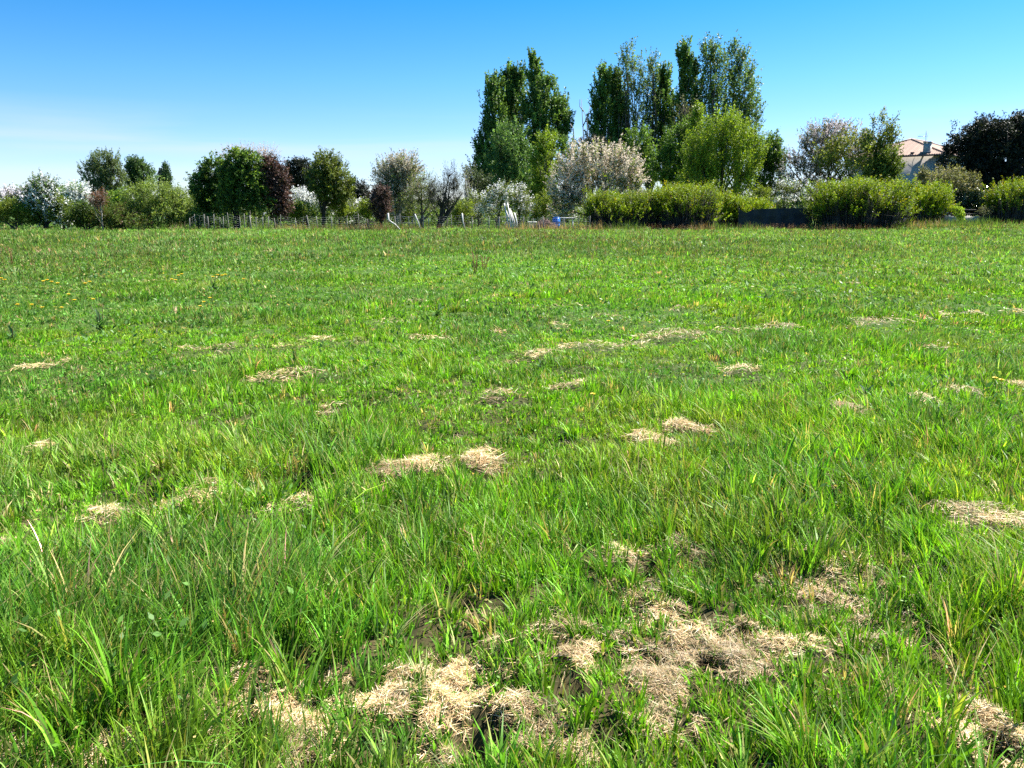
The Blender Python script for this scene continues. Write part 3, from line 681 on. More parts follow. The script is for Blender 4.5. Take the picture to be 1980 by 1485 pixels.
# --- poplars -----------------------------------------------------------------------------------
PG = 'tall poplars behind the orchard'
pk = dict(name='poplar_tree', up=2.0, outw=.65, rnd=.35, shoot=(.9, 1.9), per=40, spread=.085, thin=.62, wide=1.15, gap=.55, gapscale=2.0, trunk=.3, limbs=24, hollow=.25, depth=1.0, aspect=.75)
tree('leftmost poplar of the left clump, dark, leaning out at its foot', PG, 962, 94, [(955, 185, 15, 36), (957, 228, 24, 46), (948, 282, 26, 46), (938, 330, 22, 52), (955, 360, 30, 50)], POP, 1500, .19, **pk)
tree('middle poplar of the left clump, narrow with a blunt twin top', PG, 990, 96, [(985, 165, 14, 34), (1001, 160, 11, 30), (992, 205, 25, 46), (988, 260, 28, 50), (985, 330, 32, 60)], POP, 1500, .19, **pk)
tree('tallest poplar of the left clump, broad on its right side', PG, 1042, 93, [(1032, 152, 14, 38), (1046, 178, 20, 36), (1050, 215, 36, 46), (1045, 270, 38, 50), (1080, 220, 17, 36), (1088, 250, 14, 34), (1040, 340, 40, 60)], POP, 2100, .19, **pk)
tree('leftmost poplar of the right clump, dark and slim', PG, 1172, 95, [(1168, 165, 12, 30), (1162, 205, 18, 40), (1160, 255, 22, 44), (1175, 310, 26, 50)], POP, 900, .19, **pk)
tree('short dark poplar second from left in the right clump', PG, 1196, 97, [(1190, 172, 11, 28), (1194, 215, 16, 40), (1198, 270, 18, 50)], POP, 800, .19, **pk)
tk = dict(pk); tk.update(gap=.575, per=16, twigs=500, gapscale=2.3)
tree('thin see-through poplar with grey-green leaves left of the right clump', PG, 1225, 96, [(1212, 120, 14, 28), (1228, 150, 22, 40), (1222, 205, 26, 46), (1225, 270, 26, 50), (1222, 330, 28, 40)], POPL, 950, .17, **tk)
tree('thin pale poplar beside the see-through one, with a lower top', PG, 1258, 97, [(1262, 138, 14, 28), (1258, 180, 20, 44), (1255, 240, 22, 50), (1258, 310, 24, 50)], POPL, 750, .17, **tk)
tree('small dark poplar filling the gap in the right clump', PG, 1288, 98, [(1285, 158, 12, 26), (1283, 205, 20, 40), (1285, 265, 22, 50)], POP, 700, .19, **pk)
tree('straight dark poplar with a pointed top in the right clump', PG, 1330, 94, [(1322, 115, 12, 30), (1332, 150, 19, 40), (1330, 205, 25, 46), (1328, 265, 28, 50), (1330, 330, 28, 40)], POP, 1300, .19, **pk)
tree('tallest poplar of the right clump, its top highest of all', PG, 1378, 93, [(1372, 112, 15, 32), (1388, 118, 12, 30), (1378, 165, 26, 44), (1372, 225, 28, 50), (1376, 300, 28, 60)], POPL + POP, 1400, .18, **dict(tk, twigs=350, gap=.52, wide=1.35))
tree('broad rightmost poplar with feathery right side', PG, 1425, 95, [(1418, 122, 14, 34), (1438, 128, 12, 30), (1428, 175, 30, 46), (1436, 215, 30, 44), (1420, 250, 34, 44), (1446, 240, 18, 30), (1420, 310, 30, 50)], POPL + POP, 2200, .18, **dict(tk, twigs=350, gap=.52, outw=1.0, up=1.3, wide=1.3))

# --- trees in front of the poplars ----------------------------------------------------------------
mk = dict(up=.7, outw=.9, rnd=.5, shoot=(.6, 1.2), per=30, spread=.075, gap=.48, thin=.62, gapscale=1.7)
tree('rounded blue-green tree in front of the left poplar clump', None, 990, 80, [(985, 275, 34, 34), (1000, 315, 40, 40), (968, 315, 26, 34), (990, 360, 40, 36)], [(C(.105, .20, .06), 3), (C(.145, .25, .08), 2), (C(.07, .135, .04), 2)], 1500, .16, **mk)
tree('yellow-green tree with layered twigs at the right foot of the left poplars', None, 1052, 78, [(1055, 285, 18, 28), (1052, 325, 26, 40), (1050, 370, 28, 30)], YG, 900, .14, **dict(mk, twigs=300, gap=.46))
tree('grey leafy tree low at the left foot of the left poplars', None, 930, 82, [(928, 360, 24, 30), (912, 345, 14, 22), (950, 380, 26, 30)], [(C(.06, .09, .05), 3), (C(.09, .12, .07), 2)], 500, .16, **dict(mk, gap=.5, twigs=200))
tree('mid-green tree below the thin see-through poplar', None, 1232, 84, [(1235, 275, 26, 26), (1225, 310, 28, 36), (1250, 320, 26, 36)], MIDG, 900, .15, **dict(mk, gap=.46, twigs=300))
tree('fresh green bushy tree below the middle of the right poplar clump', None, 1312, 78, [(1310, 285, 30, 34), (1330, 255, 22, 24), (1296, 325, 34, 40), (1320, 345, 34, 34)], [(C(.11, .20, .03), 3), (C(.08, .15, .025), 3), (C(.15, .24, .03), 1)], 1500, .15, **mk)
tree('brownish thin tree with bare upper twigs between the right poplars', None, 1330, 88, [(1322, 215, 24, 26), (1330, 245, 28, 30), (1346, 230, 16, 26)], GREYG, 350, .12, **dict(mk, gap=.5, twigs=380, per=9))
tree('slender yellow-green spire in front of the right poplars', None, 1352, 76, [(1348, 232, 10, 26), (1350, 275, 16, 36), (1352, 325, 20, 40)], YG, 600, .14, **dict(mk, up=1.3, gap=.44))
tree('large bright lime-green tree with dark slanting branches below the right poplars', None, 1398, 68, [(1395, 258, 30, 32), (1425, 262, 28, 30), (1350, 300, 30, 40), (1375, 310, 36, 40), (1430, 315, 40, 42), (1455, 300, 22, 34), (1400, 365, 54, 34), (1340, 360, 30, 34)], YG + LIME[1:], 3000, .115, **dict(mk, gap=.545, up=1.5, outw=.8, shoot=(.8, 1.9), gapscale=2.0, twigs=800, limbs=24, trunk=.22, bark=M_darkbark))
tree('upright light green tree with dark inner columns, right of the lime tree', None, 1480, 72, [(1478, 300, 30, 32), (1495, 305, 20, 34), (1465, 345, 24, 40), (1500, 350, 20, 40)], [(C(.13, .22, .035), 3), (C(.09, .17, .03), 3), (C(.05, .10, .02), 2)], 1300, .14, **dict(mk, up=1.6, gap=.46))
tree('small dark-headed tree showing above the pink-white blossom tree', None, 1145, 84, [(1135, 282, 22, 10), (1160, 284, 22, 9)], EVER, 220, .15, **dict(mk, gap=.3))
tree('leafy green top left of the pink-white blossom tree', None, 1098, 83, [(1095, 285, 16, 16), (1098, 320, 22, 30)], MIDG, 300, .15, **dict(mk, gap=.48, twigs=120))
# bare thin tree
def bare_tree():
    Y = 86; p = at(1130, HOR, Y); O = np.array((p[0], Y, float(gz(p[0], Y)))); root = empty('bare_tree', O)
    tag(root, 'thin leafless sapling rising between the two poplar clumps', 'tree'); tr = MB(); r_ = np.random.default_rng(4)
    for poly in (((1130, 300), (1127, 240), (1125, 190)), ((1127, 245), (1136, 225), (1141, 205)), ((1130, 300), (1136, 262), (1134, 230), (1128, 212)), ((1128, 215), (1122, 205), (1121, 192)), ((1110, 270), (1108, 250), (1104, 238)), ((1130, 300), (1112, 285), (1110, 268))):
        pts = np.array([at(a, b, Y) - O for a, b in poly]); pts[:, 1] += r_.normal(0, .3, len(pts)); tr.tube(pts, np.linspace(.07, .025, len(pts)), 5)
    a = at(1130, 300, Y) - O; tr.tube([np.zeros(3), a * .5 + np.array((.1, 0, 0)), a], [.13, .10, .07], 6)
    tr.build('trunk', M_palebark, root, smooth=True)
bare_tree()

# --- blossom trees ------------------------------------------------------------------------------
bk = dict(name='blossom_tree', up=.8, outw=1.0, rnd=.5, shoot=(.6, 1.4), per=30, spread=.045, thin=.75, gap=.44, gapscale=1.5, twigs=500, limbs=16, trunk=.2, aspect=.7, bark=M_darkbark)
tree('wide round tree full of pinkish white blossom behind the left hedge shrub', None, 1165, 66, [(1160, 320, 52, 38), (1205, 330, 38, 36), (1115, 325, 38, 36), (1100, 365, 40, 36), (1150, 375, 56, 38), (1215, 365, 30, 30), (1085, 400, 26, 26)], GREYG + YG[:1], 2700, .105, blossom=PINKW, bloom=.72, **bk)
tree('pale pink blossom tree behind the large right hedge shrub', None, 1600, 70, [(1600, 268, 42, 28), (1590, 280, 46, 30), (1570, 300, 44, 32), (1645, 278, 36, 26), (1690, 300, 30, 30), (1555, 345, 46, 40), (1610, 330, 40, 36)], GREYG + [(C(.12, .13, .05), 2)], 1900, .105, blossom=[C(.60, .52, .52), C(.70, .62, .62), C(.46, .40, .38)], bloom=.55, **bk)
tree('cherry tree with thick leafy upright branches, right of the pale pink blossom tree', None, 1655, 67, [(1600, 305, 22, 30), (1650, 300, 36, 34), (1690, 285, 24, 30), (1705, 252, 10, 20), (1688, 258, 9, 18), (1724, 258, 10, 18), (1720, 300, 18, 24), (1670, 335, 60, 26)], [(C(.18, .22, .04), 3), (C(.125, .16, .03), 3), (C(.22, .25, .055), 1)], 800, .13, **dict(bk, name='cherry_tree', up=1.1, gap=.5, shoot=(.7, 1.5), per=26, spread=.10, twigs=300))
tree('yellow-green fruit tree leaning towards the house gable', None, 1735, 66, [(1712, 316, 22, 22), (1724, 336, 18, 20), (1698, 338, 24, 24)], [(C(.12, .17, .025), 3), (C(.085, .13, .02), 2)], 800, .13, **dict(mk, gap=.45, twigs=150))
shrub('silvery olive-leaved shrub in front of the house wall', None, 1830, 66, [(1800, 354, 24, 18), (1835, 350, 30, 20), (1868, 356, 24, 16), (1782, 345, 8, 12)], [(C(.17, .18, .08), 3), (C(.12, .13, .055), 3), (C(.30, .27, .20), 1)], 900, .11, up=.6, outw=1.1, shoot=(.4, .9), per=16, spread=.07, gap=.40, twigs=200)

# --- shrubs of the right-hand hedge ---------------------------------------------------------------
HG = 'yellow-green hedge shrubs along the far edge of the field'
hk = dict(name='hedge_shrub', cat='shrub', up=.9, outw=.9, rnd=.4, shoot=(.4, 1.0), per=30, spread=.05, gap=.38, gapscale=1.6, hollow=.15, depth=1.1, aspect=.5, limbs=30, stems=14, twigs=900, boxy=.75, bare=1.9, thin=1.3, canes=4200, bark=M_darkbark)
shrub('long low hedge shrub, leftmost of the yellow-green hedge', HG, 1200, 59.5, [(1160, 405, 26, 26), (1195, 406, 40, 22), (1240, 404, 40, 24), (1200, 420, 60, 18), (1150, 425, 16, 12)], FORS + [(C(.10, .13, .012), 3)], 2100, .085, **hk)
shrub('tall domed hedge shrub joined to the right of the long low one', HG, 1330, 59, [(1330, 395, 52, 29), (1300, 395, 34, 26), (1365, 402, 28, 27), (1330, 420, 56, 18)], FORS + [(C(.12, .15, .012), 2)], 2300, .085, **hk)
shrub('loose bright yellow shrub between the domed hedge shrub and the dark netting', HG, 1405, 63, [(1400, 405, 22, 24), (1435, 408, 26, 20), (1470, 405, 26, 14)], FORS, 800, .095, **dict(hk, gap=.40, twigs=150, limbs=12, stems=5, bare=.6, boxy=.3, canes=300))
shrub('largest hedge shrub, dark below and yellow-green above, right of the netting', HG, 1665, 58, [(1620, 389, 48, 29), (1690, 389, 60, 28), (1660, 380, 60, 23), (1600, 415, 34, 22), (1655, 415, 70, 22), (1720, 410, 36, 26), (1735, 385, 24, 26)], FORS + [(C(.09, .13, .012), 3)], 3600, .085, **hk)
shrub('golden shrub with bare reddish stems right of the largest hedge shrub', HG, 1795, 63, [(1785, 385, 34, 24), (1815, 390, 24, 24), (1768, 395, 20, 24), (1795, 410, 22, 14)], FORS, 1100, .09, **dict(hk, gap=.38, twigs=250, bare=.9, boxy=.4, canes=400))
shrub('golden shrub at the right edge of the photo beside the laurel hedge', HG, 1955, 64, [(1945, 385, 30, 26), (1975, 380, 30, 28), (2010, 385, 30, 30), (1960, 408, 40, 16), (1925, 395, 14, 20)], FORS + [(C(.10, .14, .012), 2)], 1300, .09, **dict(hk, twigs=250))
shrub('clipped dark laurel hedge with shiny leaves near the right edge', None, 1878, 66, [(1860, 392, 26, 24), (1890, 390, 28, 26), (1850, 400, 18, 14), (1905, 400, 14, 14)], [(C(.022, .045, .018), 3), (C(.035, .065, .025), 2)], 1000, .14, name='laurel_hedge', cat='hedge', mat=leaf_mat('laurel_leaf', .15, .22, .6), up=.3, outw=1.2, shoot=(.2, .45), per=16, spread=.08, gap=.25)
shrub('small upright lime-green shrub standing in the grass below the laurel hedge', None, 1855, 62, [(1855, 412, 8, 11), (1857, 422, 6, 10), (1848, 406, 5, 5)], [(C(.30, .42, .05), 1), (C(.25, .36, .04), 1)], 260, .09, shoot=(.1, .2), per=10, spread=.05, gap=.2, stems=2, limbs=4)
shrub('grey-brown twiggy shrub under the right end of the laurel hedge', None, 1905, 63, [(1905, 413, 14, 12)], GREYG, 150, .08, shoot=(.2, .5), per=8, spread=.05, gap=.35, twigs=150)

# --- the dark evergreen oak at the right ------------------------------------------------------------
tree('huge dark evergreen oak towering beside the house at the right edge', None, 1930, 71, [(1878, 272, 36, 34), (1922, 262, 44, 34), (1966, 260, 42, 34), (1862, 306, 38, 38), (1908, 312, 54, 48), (1960, 300, 56, 54), (2020, 290, 56, 60), (1990, 250, 40, 34), (1893, 347, 56, 32), (1960, 355, 70, 36), (1905, 368, 34, 26)], EVER + [(C(.035, .035, .03), .8)], 5200, .15, name='oak_tree', up=.4, outw=1.1, rnd=.6, shoot=(.3, .8), per=24, spread=.13, gap=.33, thin=1.2, trunk=.4, limbs=20, mat=M_dull, bark=M_darkbark, hollow=.5)

# --- middle and left of the fence ---------------------------------------------------------------------
tree('big dark green tree with drooping leafy boughs, left part of the broad clump', None, 428, 62, [(412, 335, 24, 28), (398, 360, 24, 28), (424, 378, 26, 26), (400, 392, 20, 14)], DARKG, 1400, .14, **dict(mk, up=.1, gap=.46, droop=.3))
tree('tallest dark green tree of the broad clump, with fading pink blossom at its top', None, 455, 60, [(455, 318, 26, 26), (484, 322, 24, 26), (446, 350, 24, 30), (476, 358, 34, 30), (452, 388, 26, 18), (500, 388, 30, 20)], DARKG + [(C(.16, .24, .03), 1.2)], 2200, .14, **dict(mk, up=.0, gap=.47, droop=.35, trunk=.26, bark=M_darkbark))
tree('leafless twiggy crown with a pink haze of buds showing above the dark green clump', None, 478, 64, [(450, 305, 26, 14), (482, 302, 30, 14), (518, 304, 22, 14)], [(C(.46, .34, .34), 2), (C(.34, .27, .27), 1)], 500, .085, **dict(mk, up=1.0, gap=.3, per=7, twigs=330, bark=M_palebark))
tree('broad purple-leaved plum tree at the right of the dark green clump', None, 532, 60.5, [(526, 336, 20, 20), (544, 362, 12, 28), (524, 365, 20, 30), (542, 398, 15, 18), (520, 322, 12, 10)], PURP, 1500, .13, **dict(mk, up=.2, gap=.44, mat=M_dull))
tree('small purple-leaved plum tree on a thin trunk in front of the wire fence', None, 735, 56.5, [(735, 378, 14, 16), (728, 392, 15, 18), (745, 390, 12, 20), (736, 412, 10, 14)], PURP, 700, .09, **dict(mk, up=.5, gap=.42, shoot=(.3, .6), spread=.08, trunk=.10, twigs=200, mat=M_dull, bark=M_darkbark))
tree('dark pine with two bare stems and a flat dark crown', None, 578, 108, [(570, 330, 18, 20), (588, 335, 18, 24), (560, 350, 12, 18), (600, 350, 12, 22), (578, 350, 22, 18)], EVER, 1100, .20, name='pine_tree', up=.5, shoot=(.4, .9), per=18, spread=.2, gap=.42, trunk=.35, stems=2, limbs=10, mat=M_dull, bark=M_darkbark)
tree('olive-green oak with a clear forked trunk right of the dark pine', None, 623, 64, [(632, 328, 24, 28), (650, 345, 28, 28), (618, 350, 22, 28), (640, 370, 34, 22), (662, 370, 18, 18)], [(C(.12, .155, .03), 3), (C(.085, .12, .022), 3), (C(.15, .18, .035), 1)], 1500, .125, **dict(mk, up=.3, gap=.40, trunk=.17, bark=M_darkbark, twigs=150, trunk_top=(632, 320)))
tree('low dark evergreen tree right of the olive-green oak', None, 690, 88, [(685, 368, 20, 20), (700, 375, 14, 16), (675, 380, 16, 16)], EVER + [(C(.045, .035, .03), 1)], 500, .17, up=.5, shoot=(.3, .8), per=16, spread=.15, gap=.4, mat=M_dull)
tree('large cream-coloured budding tree behind the small purple plum', None, 765, 63, [(770, 335, 30, 26), (790, 325, 24, 22), (750, 345, 26, 30), (785, 360, 30, 34), (755, 385, 28, 26)], GREYG + WILL[:1], 1500, .085, blossom=CREAM, bloom=.55, **dict(bk, name='budding_tree', gap=.42, twigs=900, bark=M_palebark))
tree('yellowish willow with fine upright twigs left of the grey bare shrub', None, 815, 61, [(815, 365, 26, 28), (835, 385, 18, 26), (800, 395, 24, 26)], WILL + [(C(.22, .22, .08), 2)], 800, .075, **dict(mk, name='willow_tree', up=1.1, gap=.44, per=12, shoot=(.5, 1.1), spread=.06, twigs=700, trunk=.14))
tree('grey nearly leafless tree with a forked V trunk behind the fence', None, 845, 58.5, [(870, 345, 13, 26), (868, 375, 20, 30), (885, 370, 10, 26), (850, 385, 22, 24), (835, 370, 12, 22)], [(C(.09, .09, .075), 3), (C(.06, .065, .055), 2)], 800, .07, name='grey_tree', up=1.3, outw=.7, shoot=(.5, 1.0), per=8, spread=.06, gap=.40, twigs=900, stems=3, limbs=24, trunk=.24, bark=M_darkbark)
tree('thin pale twiggy tree rising between the grey tree and the poplars', None, 905, 72, [(900, 350, 12, 26), (905, 385, 14, 26)], [(C(.20, .22, .14), 1)], 160, .08, name='twiggy_tree', up=1.2, shoot=(.5, 1.0), per=7, spread=.06, gap=.35, twigs=200, bark=M_palebark)

# --- orchard row -----------------------------------------------------------------------------------
OG = 'small fruit trees of the orchard behind the fence'
ok = dict(name='fruit_tree', up=.6, outw=.9, rnd=.7, shoot=(.35, .8), per=14, spread=.09, gap=.42, twigs=160, limbs=9, trunk=.09, aspect=.6, bark=M_darkbark)
ORCH = [(575, 72, 'white blossoming fruit tree low in the gap under the dark pine', [(580, 385, 24, 16)], 1, .8),
 (592, 64, 'bright yellow-green fruit tree in front of the white one under the pine', [(590, 408, 24, 14), (570, 410, 16, 12)], 0, 0),
 (625, 70, 'white blossoming fruit tree behind the olive oak trunk', [(620, 388, 20, 14), (640, 400, 16, 12)], 1, .7),
 (655, 65, 'yellow-green fruit tree right of the olive oak trunk', [(655, 402, 20, 16), (672, 408, 12, 12)], 0, 0),
 (688, 68, 'white-flecked fruit tree left of the small purple plum', [(686, 402, 22, 14), (700, 415, 18, 10)], 1, .35),
 (712, 66, 'fresh green fruit tree touching the left side of the small purple plum', [(710, 405, 16, 14)], 0, 0),
 (775, 70, 'fresh green fruit tree below the cream budding tree, behind the bench', [(778, 412, 22, 14), (790, 405, 12, 12)], 0, 0),
 (898, 66, 'low green fruit tree right of the forked grey trunk', [(895, 405, 20, 16), (885, 418, 16, 10)], 0, 0),
 (925, 68, 'fruit tree with green leaves and a few white flowers, left of the white stakes', [(925, 395, 22, 20), (915, 412, 16, 12)], 1, .22),
 (958, 63, 'white-flowering young fruit tree directly left of the leaning white stakes', [(958, 385, 22, 22), (945, 400, 18, 16), (975, 372, 18, 20)], 1, .40),
 (1005, 66, 'pale green fruit tree above and right of the leaning white stakes', [(1000, 380, 20, 22), (1012, 398, 18, 18)], 1, .30),
 (1040, 70, 'shaded green fruit tree above the brushwood pile', [(1040, 405, 22, 18), (1058, 390, 16, 18)], 0, 0),
 (1085, 74, 'low green fruit tree above the blue barrel', [(1085, 412, 24, 12), (1110, 412, 18, 12)], 0, 0),
 (1515, 66, 'grey-green fruit tree directly behind the dark netting', [(1505, 385, 22, 22), (1540, 380, 24, 24), (1520, 365, 18, 18)], 1, .2),
 (1475, 66, 'small yellow-leaved fruit tree behind the left end of the netting', [(1472, 385, 16, 18)], 0, 0)]
for (b, Y, lab, bl, white, bloom) in ORCH:
    lf = [(C(.19, .25, .03), 3), (C(.13, .19, .03), 2)] if not white else [(C(.11, .15, .04), 3), (C(.15, .19, .06), 2)]
    tree(lab, OG, b, Y, bl, lf, 420, .10, blossom=WHITE if white else None, bloom=bloom, **ok)

# --- left corner ---------------------------------------------------------------------------------------
tree('broad grey-green poplar, larger of the two trees above the left bushes', None, 205, 92, [(200, 322, 28, 28), (182, 340, 24, 28), (218, 345, 24, 36), (200, 375, 32, 34)], [(C(.12, .165, .07), 3), (C(.09, .125, .05), 3), (C(.15, .19, .09), 1)], 1500, .15, **dict(mk, name='poplar_tree', up=1.3, gap=.51, twigs=500, gapscale=2.2))
tree('smaller rounded poplar right of the broad grey-green one at left', None, 268, 96, [(262, 330, 16, 20), (280, 345, 20, 24), (258, 355, 16, 26)], [(C(.085, .15, .05), 3), (C(.06, .11, .035), 2)], 900, .17, **dict(mk, name='poplar_tree', up=.9, gap=.42))
CG = 'narrow cypresses far behind the round willow'
ck = dict(name='cypress_tree', up=1.6, outw=.5, rnd=.3, shoot=(.5, 1.2), per=16, spread=.2, gap=.2, trunk=.2, limbs=5, mat=M_dull)
tree('taller of two narrow columnar trees behind the round willow', CG, 322, 140, [(321, 335, 6, 16), (322, 350, 8, 20)], [(C(.04, .08, .03), 1), (C(.06, .11, .04), 1)], 320, .24, **ck)
tree('shorter darker of two narrow columnar trees behind the round willow', CG, 312, 142, [(312, 344, 4, 12), (312, 358, 5, 14)], [(C(.02, .035, .03), 1)], 180, .24, **ck)
tree('tiny far poplar between the round willow and the dark green clump', None, 372, 150, [(372, 365, 5, 9), (374, 376, 7, 12)], POP, 160, .25, **dict(ck, name='poplar_tree'))
shrub('large round willow bush with fine pale green leaves', None, 305, 58, [(300, 385, 44, 30), (335, 395, 32, 34), (270, 390, 34, 30), (310, 410, 56, 28), (355, 415, 14, 20)], WILL, 3000, .09, name='willow_bush', up=.7, outw=1.0, shoot=(.4, .9), per=18, spread=.06, gap=.32, twigs=300, stems=6)
shrub('yellow-green leafy gap filler between the round willow and the dark green clump', None, 380, 62, [(378, 400, 16, 18), (388, 415, 16, 16)], YG, 400, .10, up=.7, shoot=(.3, .8), per=14, spread=.08, gap=.35)
shrub('dark bramble thicket at the foot of the dark green clump', None, 390, 58, [(385, 428, 26, 12), (430, 430, 26, 9)], DARKG, 500, .09, up=.5, shoot=(.2, .6), per=14, spread=.08, gap=.25)
HW = 'white hawthorns in the left corner'
hw = dict(bk, name='hawthorn_tree', twigs=150, gap=.38, limbs=10)
tree('tall hawthorn with white blossom sprays over dark leaves at the left', HW, 85, 58, [(85, 375, 22, 22), (72, 385, 20, 18), (95, 395, 20, 24), (78, 415, 24, 18), (108, 415, 14, 16)], DARKG + [(C(.08, .12, .03), 2)], 1300, .10, blossom=WHITE, bloom=.42, **hw)
tree('white blossom tree at the very left edge behind the yellow-green bush', HW, 35, 70, [(30, 385, 24, 12), (48, 392, 16, 12), (18, 390, 14, 12)], GREYG, 700, .11, blossom=[C(.78, .74, .76), C(.70, .66, .70)], bloom=.75, **hw)
tree('small tree of dense white blossom left of the reddish sapling', HW, 148, 66, [(148, 380, 18, 13), (140, 388, 14, 10)], MIDG, 600, .10, blossom=WHITE, bloom=.75, **hw)
tree('yellow-green tree peeping out behind the dense white blossom at left', None, 142, 84, [(143, 372, 18, 12), (135, 385, 20, 14)], YG, 350, .14, **mk)
shrub('bright yellow-green bush at the very left edge of the field', None, 25, 57.5, [(12, 412, 26, 18), (45, 415, 22, 18), (-20, 412, 24, 20), (25, 400, 16, 10)], [(C(.17, .22, .03), 3), (C(.12, .17, .02), 2)], 1200, .10, up=.5, shoot=(.3, .7), per=16, spread=.09, gap=.36)
shrub('white-flecked green bush between the tall hawthorn and the spreading juniper', None, 122, 58, [(120, 408, 18, 22), (130, 420, 18, 14), (112, 398, 12, 14)], [(C(.15, .20, .035), 3), (C(.11, .16, .03), 2)], 700, .10, up=.4, shoot=(.3, .7), per=14, spread=.09, gap=.36, blossom=WHITE, bloom=.15)
tree('thin grey-stemmed sapling with reddish brown leaves in front of the juniper', None, 195, 55, [(185, 385, 14, 10), (198, 382, 10, 12), (190, 395, 14, 8)], [(C(.17, .075, .045), 2), (C(.12, .06, .04), 2)], 260, .08, name='sapling', up=.8, shoot=(.3, .6), per=9, spread=.06, gap=.3, trunk=.055, twigs=160, limbs=6, bark=M_palebark, trunk_top=(192, 378))
shrub('dark spreading juniper, taller left one, bright green on top', None, 165, 56.5, [(168, 412, 22, 16), (150, 420, 18, 16), (185, 422, 20, 14)], [(C(.10, .16, .02), 2), (C(.06, .10, .018), 2), (C(.03, .05, .015), 2)], 1000, .085, name='juniper', up=.35, outw=1.1, shoot=(.4, .8), per=20, spread=.05, gap=.28, bark=M_darkbark)
shrub('low spreading juniper trailing to the right with brown twigs at its foot', None, 235, 56, [(220, 415, 26, 16), (245, 425, 26, 12), (270, 431, 24, 7), (205, 428, 22, 10)], [(C(.12, .17, .03), 2), (C(.07, .11, .02), 2), (C(.10, .055, .035), 1.2)], 1000, .085, name='juniper', up=.1, outw=1.2, shoot=(.4, .9), per=20, spread=.05, gap=.30, bark=M_darkbark)
shrub('green bush behind the reddish sapling under the broad grey-green poplar', None, 222, 64, [(220, 395, 20, 18), (235, 385, 14, 14)], MIDG + YG[:1], 450, .11, up=.6, shoot=(.3, .8), per=14, spread=.09, gap=.36)

# far low tree belt behind everything: one mass, no tree of it can be told apart
o = shrub('tangled green undergrowth of the orchard behind the wire fence', None, 750, 71, [(x_ + (x_ * 37 % 17) - 8, 418 + (x_ * 53 % 13) - 6, 24, 12 + (x_ * 29 % 9), ((x_ * 71) % 7 - 3) * .4) for x_ in range(350, 1150, 24)] , DARKG + YG[:1] + [(C(.12, .11, .06), 2), (C(.08, .11, .03), 3)], 4200, .12, name='undergrowth', up=.8, shoot=(.3, .9), per=16, spread=.10, gap=.36, twigs=500, stems=20, limbs=30, gapscale=8, blossom=WHITE, bloom=.05)
o['kind'] = 'stuff'
o = shrub('leafy tangle of garden shrubs seen between the hedge shrubs and the netting', None, 1560, 84, [(x_ + (x_ * 37 % 17) - 8, 395 + (x_ * 53 % 13) - 4, 26, 24 + (x_ * 29 % 9), ((x_ * 71) % 7 - 3) * .4) for x_ in range(1180, 1860, 28)], MIDG + YG + GREYG, 3000, .14, name='undergrowth', up=.8, shoot=(.4, 1.), per=16, spread=.11, gap=.36, twigs=300, stems=20, limbs=30, gapscale=8)
o['kind'] = 'stuff'
def belt():
    rng = np.random.default_rng(77); mb = MB(); n = 60000
    x = (rng.random(n) * 2 - 1) * 240; y = 175 + rng.random(n) * 14
    top = 2.2 + 3.2 * fbm2(x * .07, y * .0, 95, 4); z = top * rng.random(n) ** .7
    a = rdir(rng, n); s = norm(np.cross(a, rdir(rng, n)))
    c = np.array((.085, .12, .05)) * np.exp(rng.normal(0, .3, (n, 1)))
    mb.leaves(np.stack((x, y, z), 1), a, s, .55, .4, c)
    tag(mb.build('far_treeline', M_dull), 'low far treeline behind the orchard along the horizon', 'treeline', kind='stuff')
belt()

# ------------------------------------------------------------------ wire fence
def wire_fence():
    Y = 57.0; r_ = np.random.default_rng(8)
    x0 = at(360, HOR, Y)[0]; root = empty('wire_fence', (x0, Y, float(gz(x0, Y))))
    tag(root, 'long wire mesh fence on pale weathered wooden posts at the far edge of the field', 'fence'); O = np.array(root.location)
    posts = [366, 374, 392, 400, 411, 420, 430, 439, 459, 470, 480, 493, 505, 516, 529, 540, 570, 597, 613, 638, 667, 692, 710, 763, 771, 790, 803, 817, 828, 873, 896, 912, 945, 965, 1012, 1030, 1052, 1091, 1118, 1140]
    tops = []
    for i, px in enumerate(posts):
        p = at(px, HOR, Y); yy = Y + r_.normal(0, .15); z = float(gz(p[0], yy)); h = 1.0 + r_.normal(0, .10); ln = r_.normal(0, .05) + (.12 if px in (597, 613, 803) else 0)
        b = np.array((p[0], yy, z - .1)) - O; t = b + np.array((-ln * h, r_.normal(0, .03), h + .1)); rr = .026 + .012 * r_.random()
        mb = MB(); mb.tube([b, (b + t) / 2 + r_.normal(0, .008, 3), t, t + (t - b) * .012], [rr * 1.05, rr, rr * .92, rr * .6], 8); mb.build('post', M_post, root, smooth=False); tops.append((b, t))
    wi = MB(); ls = np.linspace(.12, .93, 7)
    for (b0, t0), (b1, t1) in zip(tops[:-1], tops[1:]):
        for l in ls: wi.prisms(b0 + (t0 - b0) * l, b1 + (t1 - b1) * l, (.0035), .0035)
        for q in np.linspace(0, 1, max(3, int(np.linalg.norm(b1 - b0) / .22)))[1:-1]:
            lo = b0 * (1 - q) + b1 * q; hi = t0 * (1 - q) + t1 * q; wi.prisms(lo + (hi - lo) * .12, lo + (hi - lo) * .93, .0022, .0022)
    wi.build('wire_mesh', M_wire, root)
wire_fence()

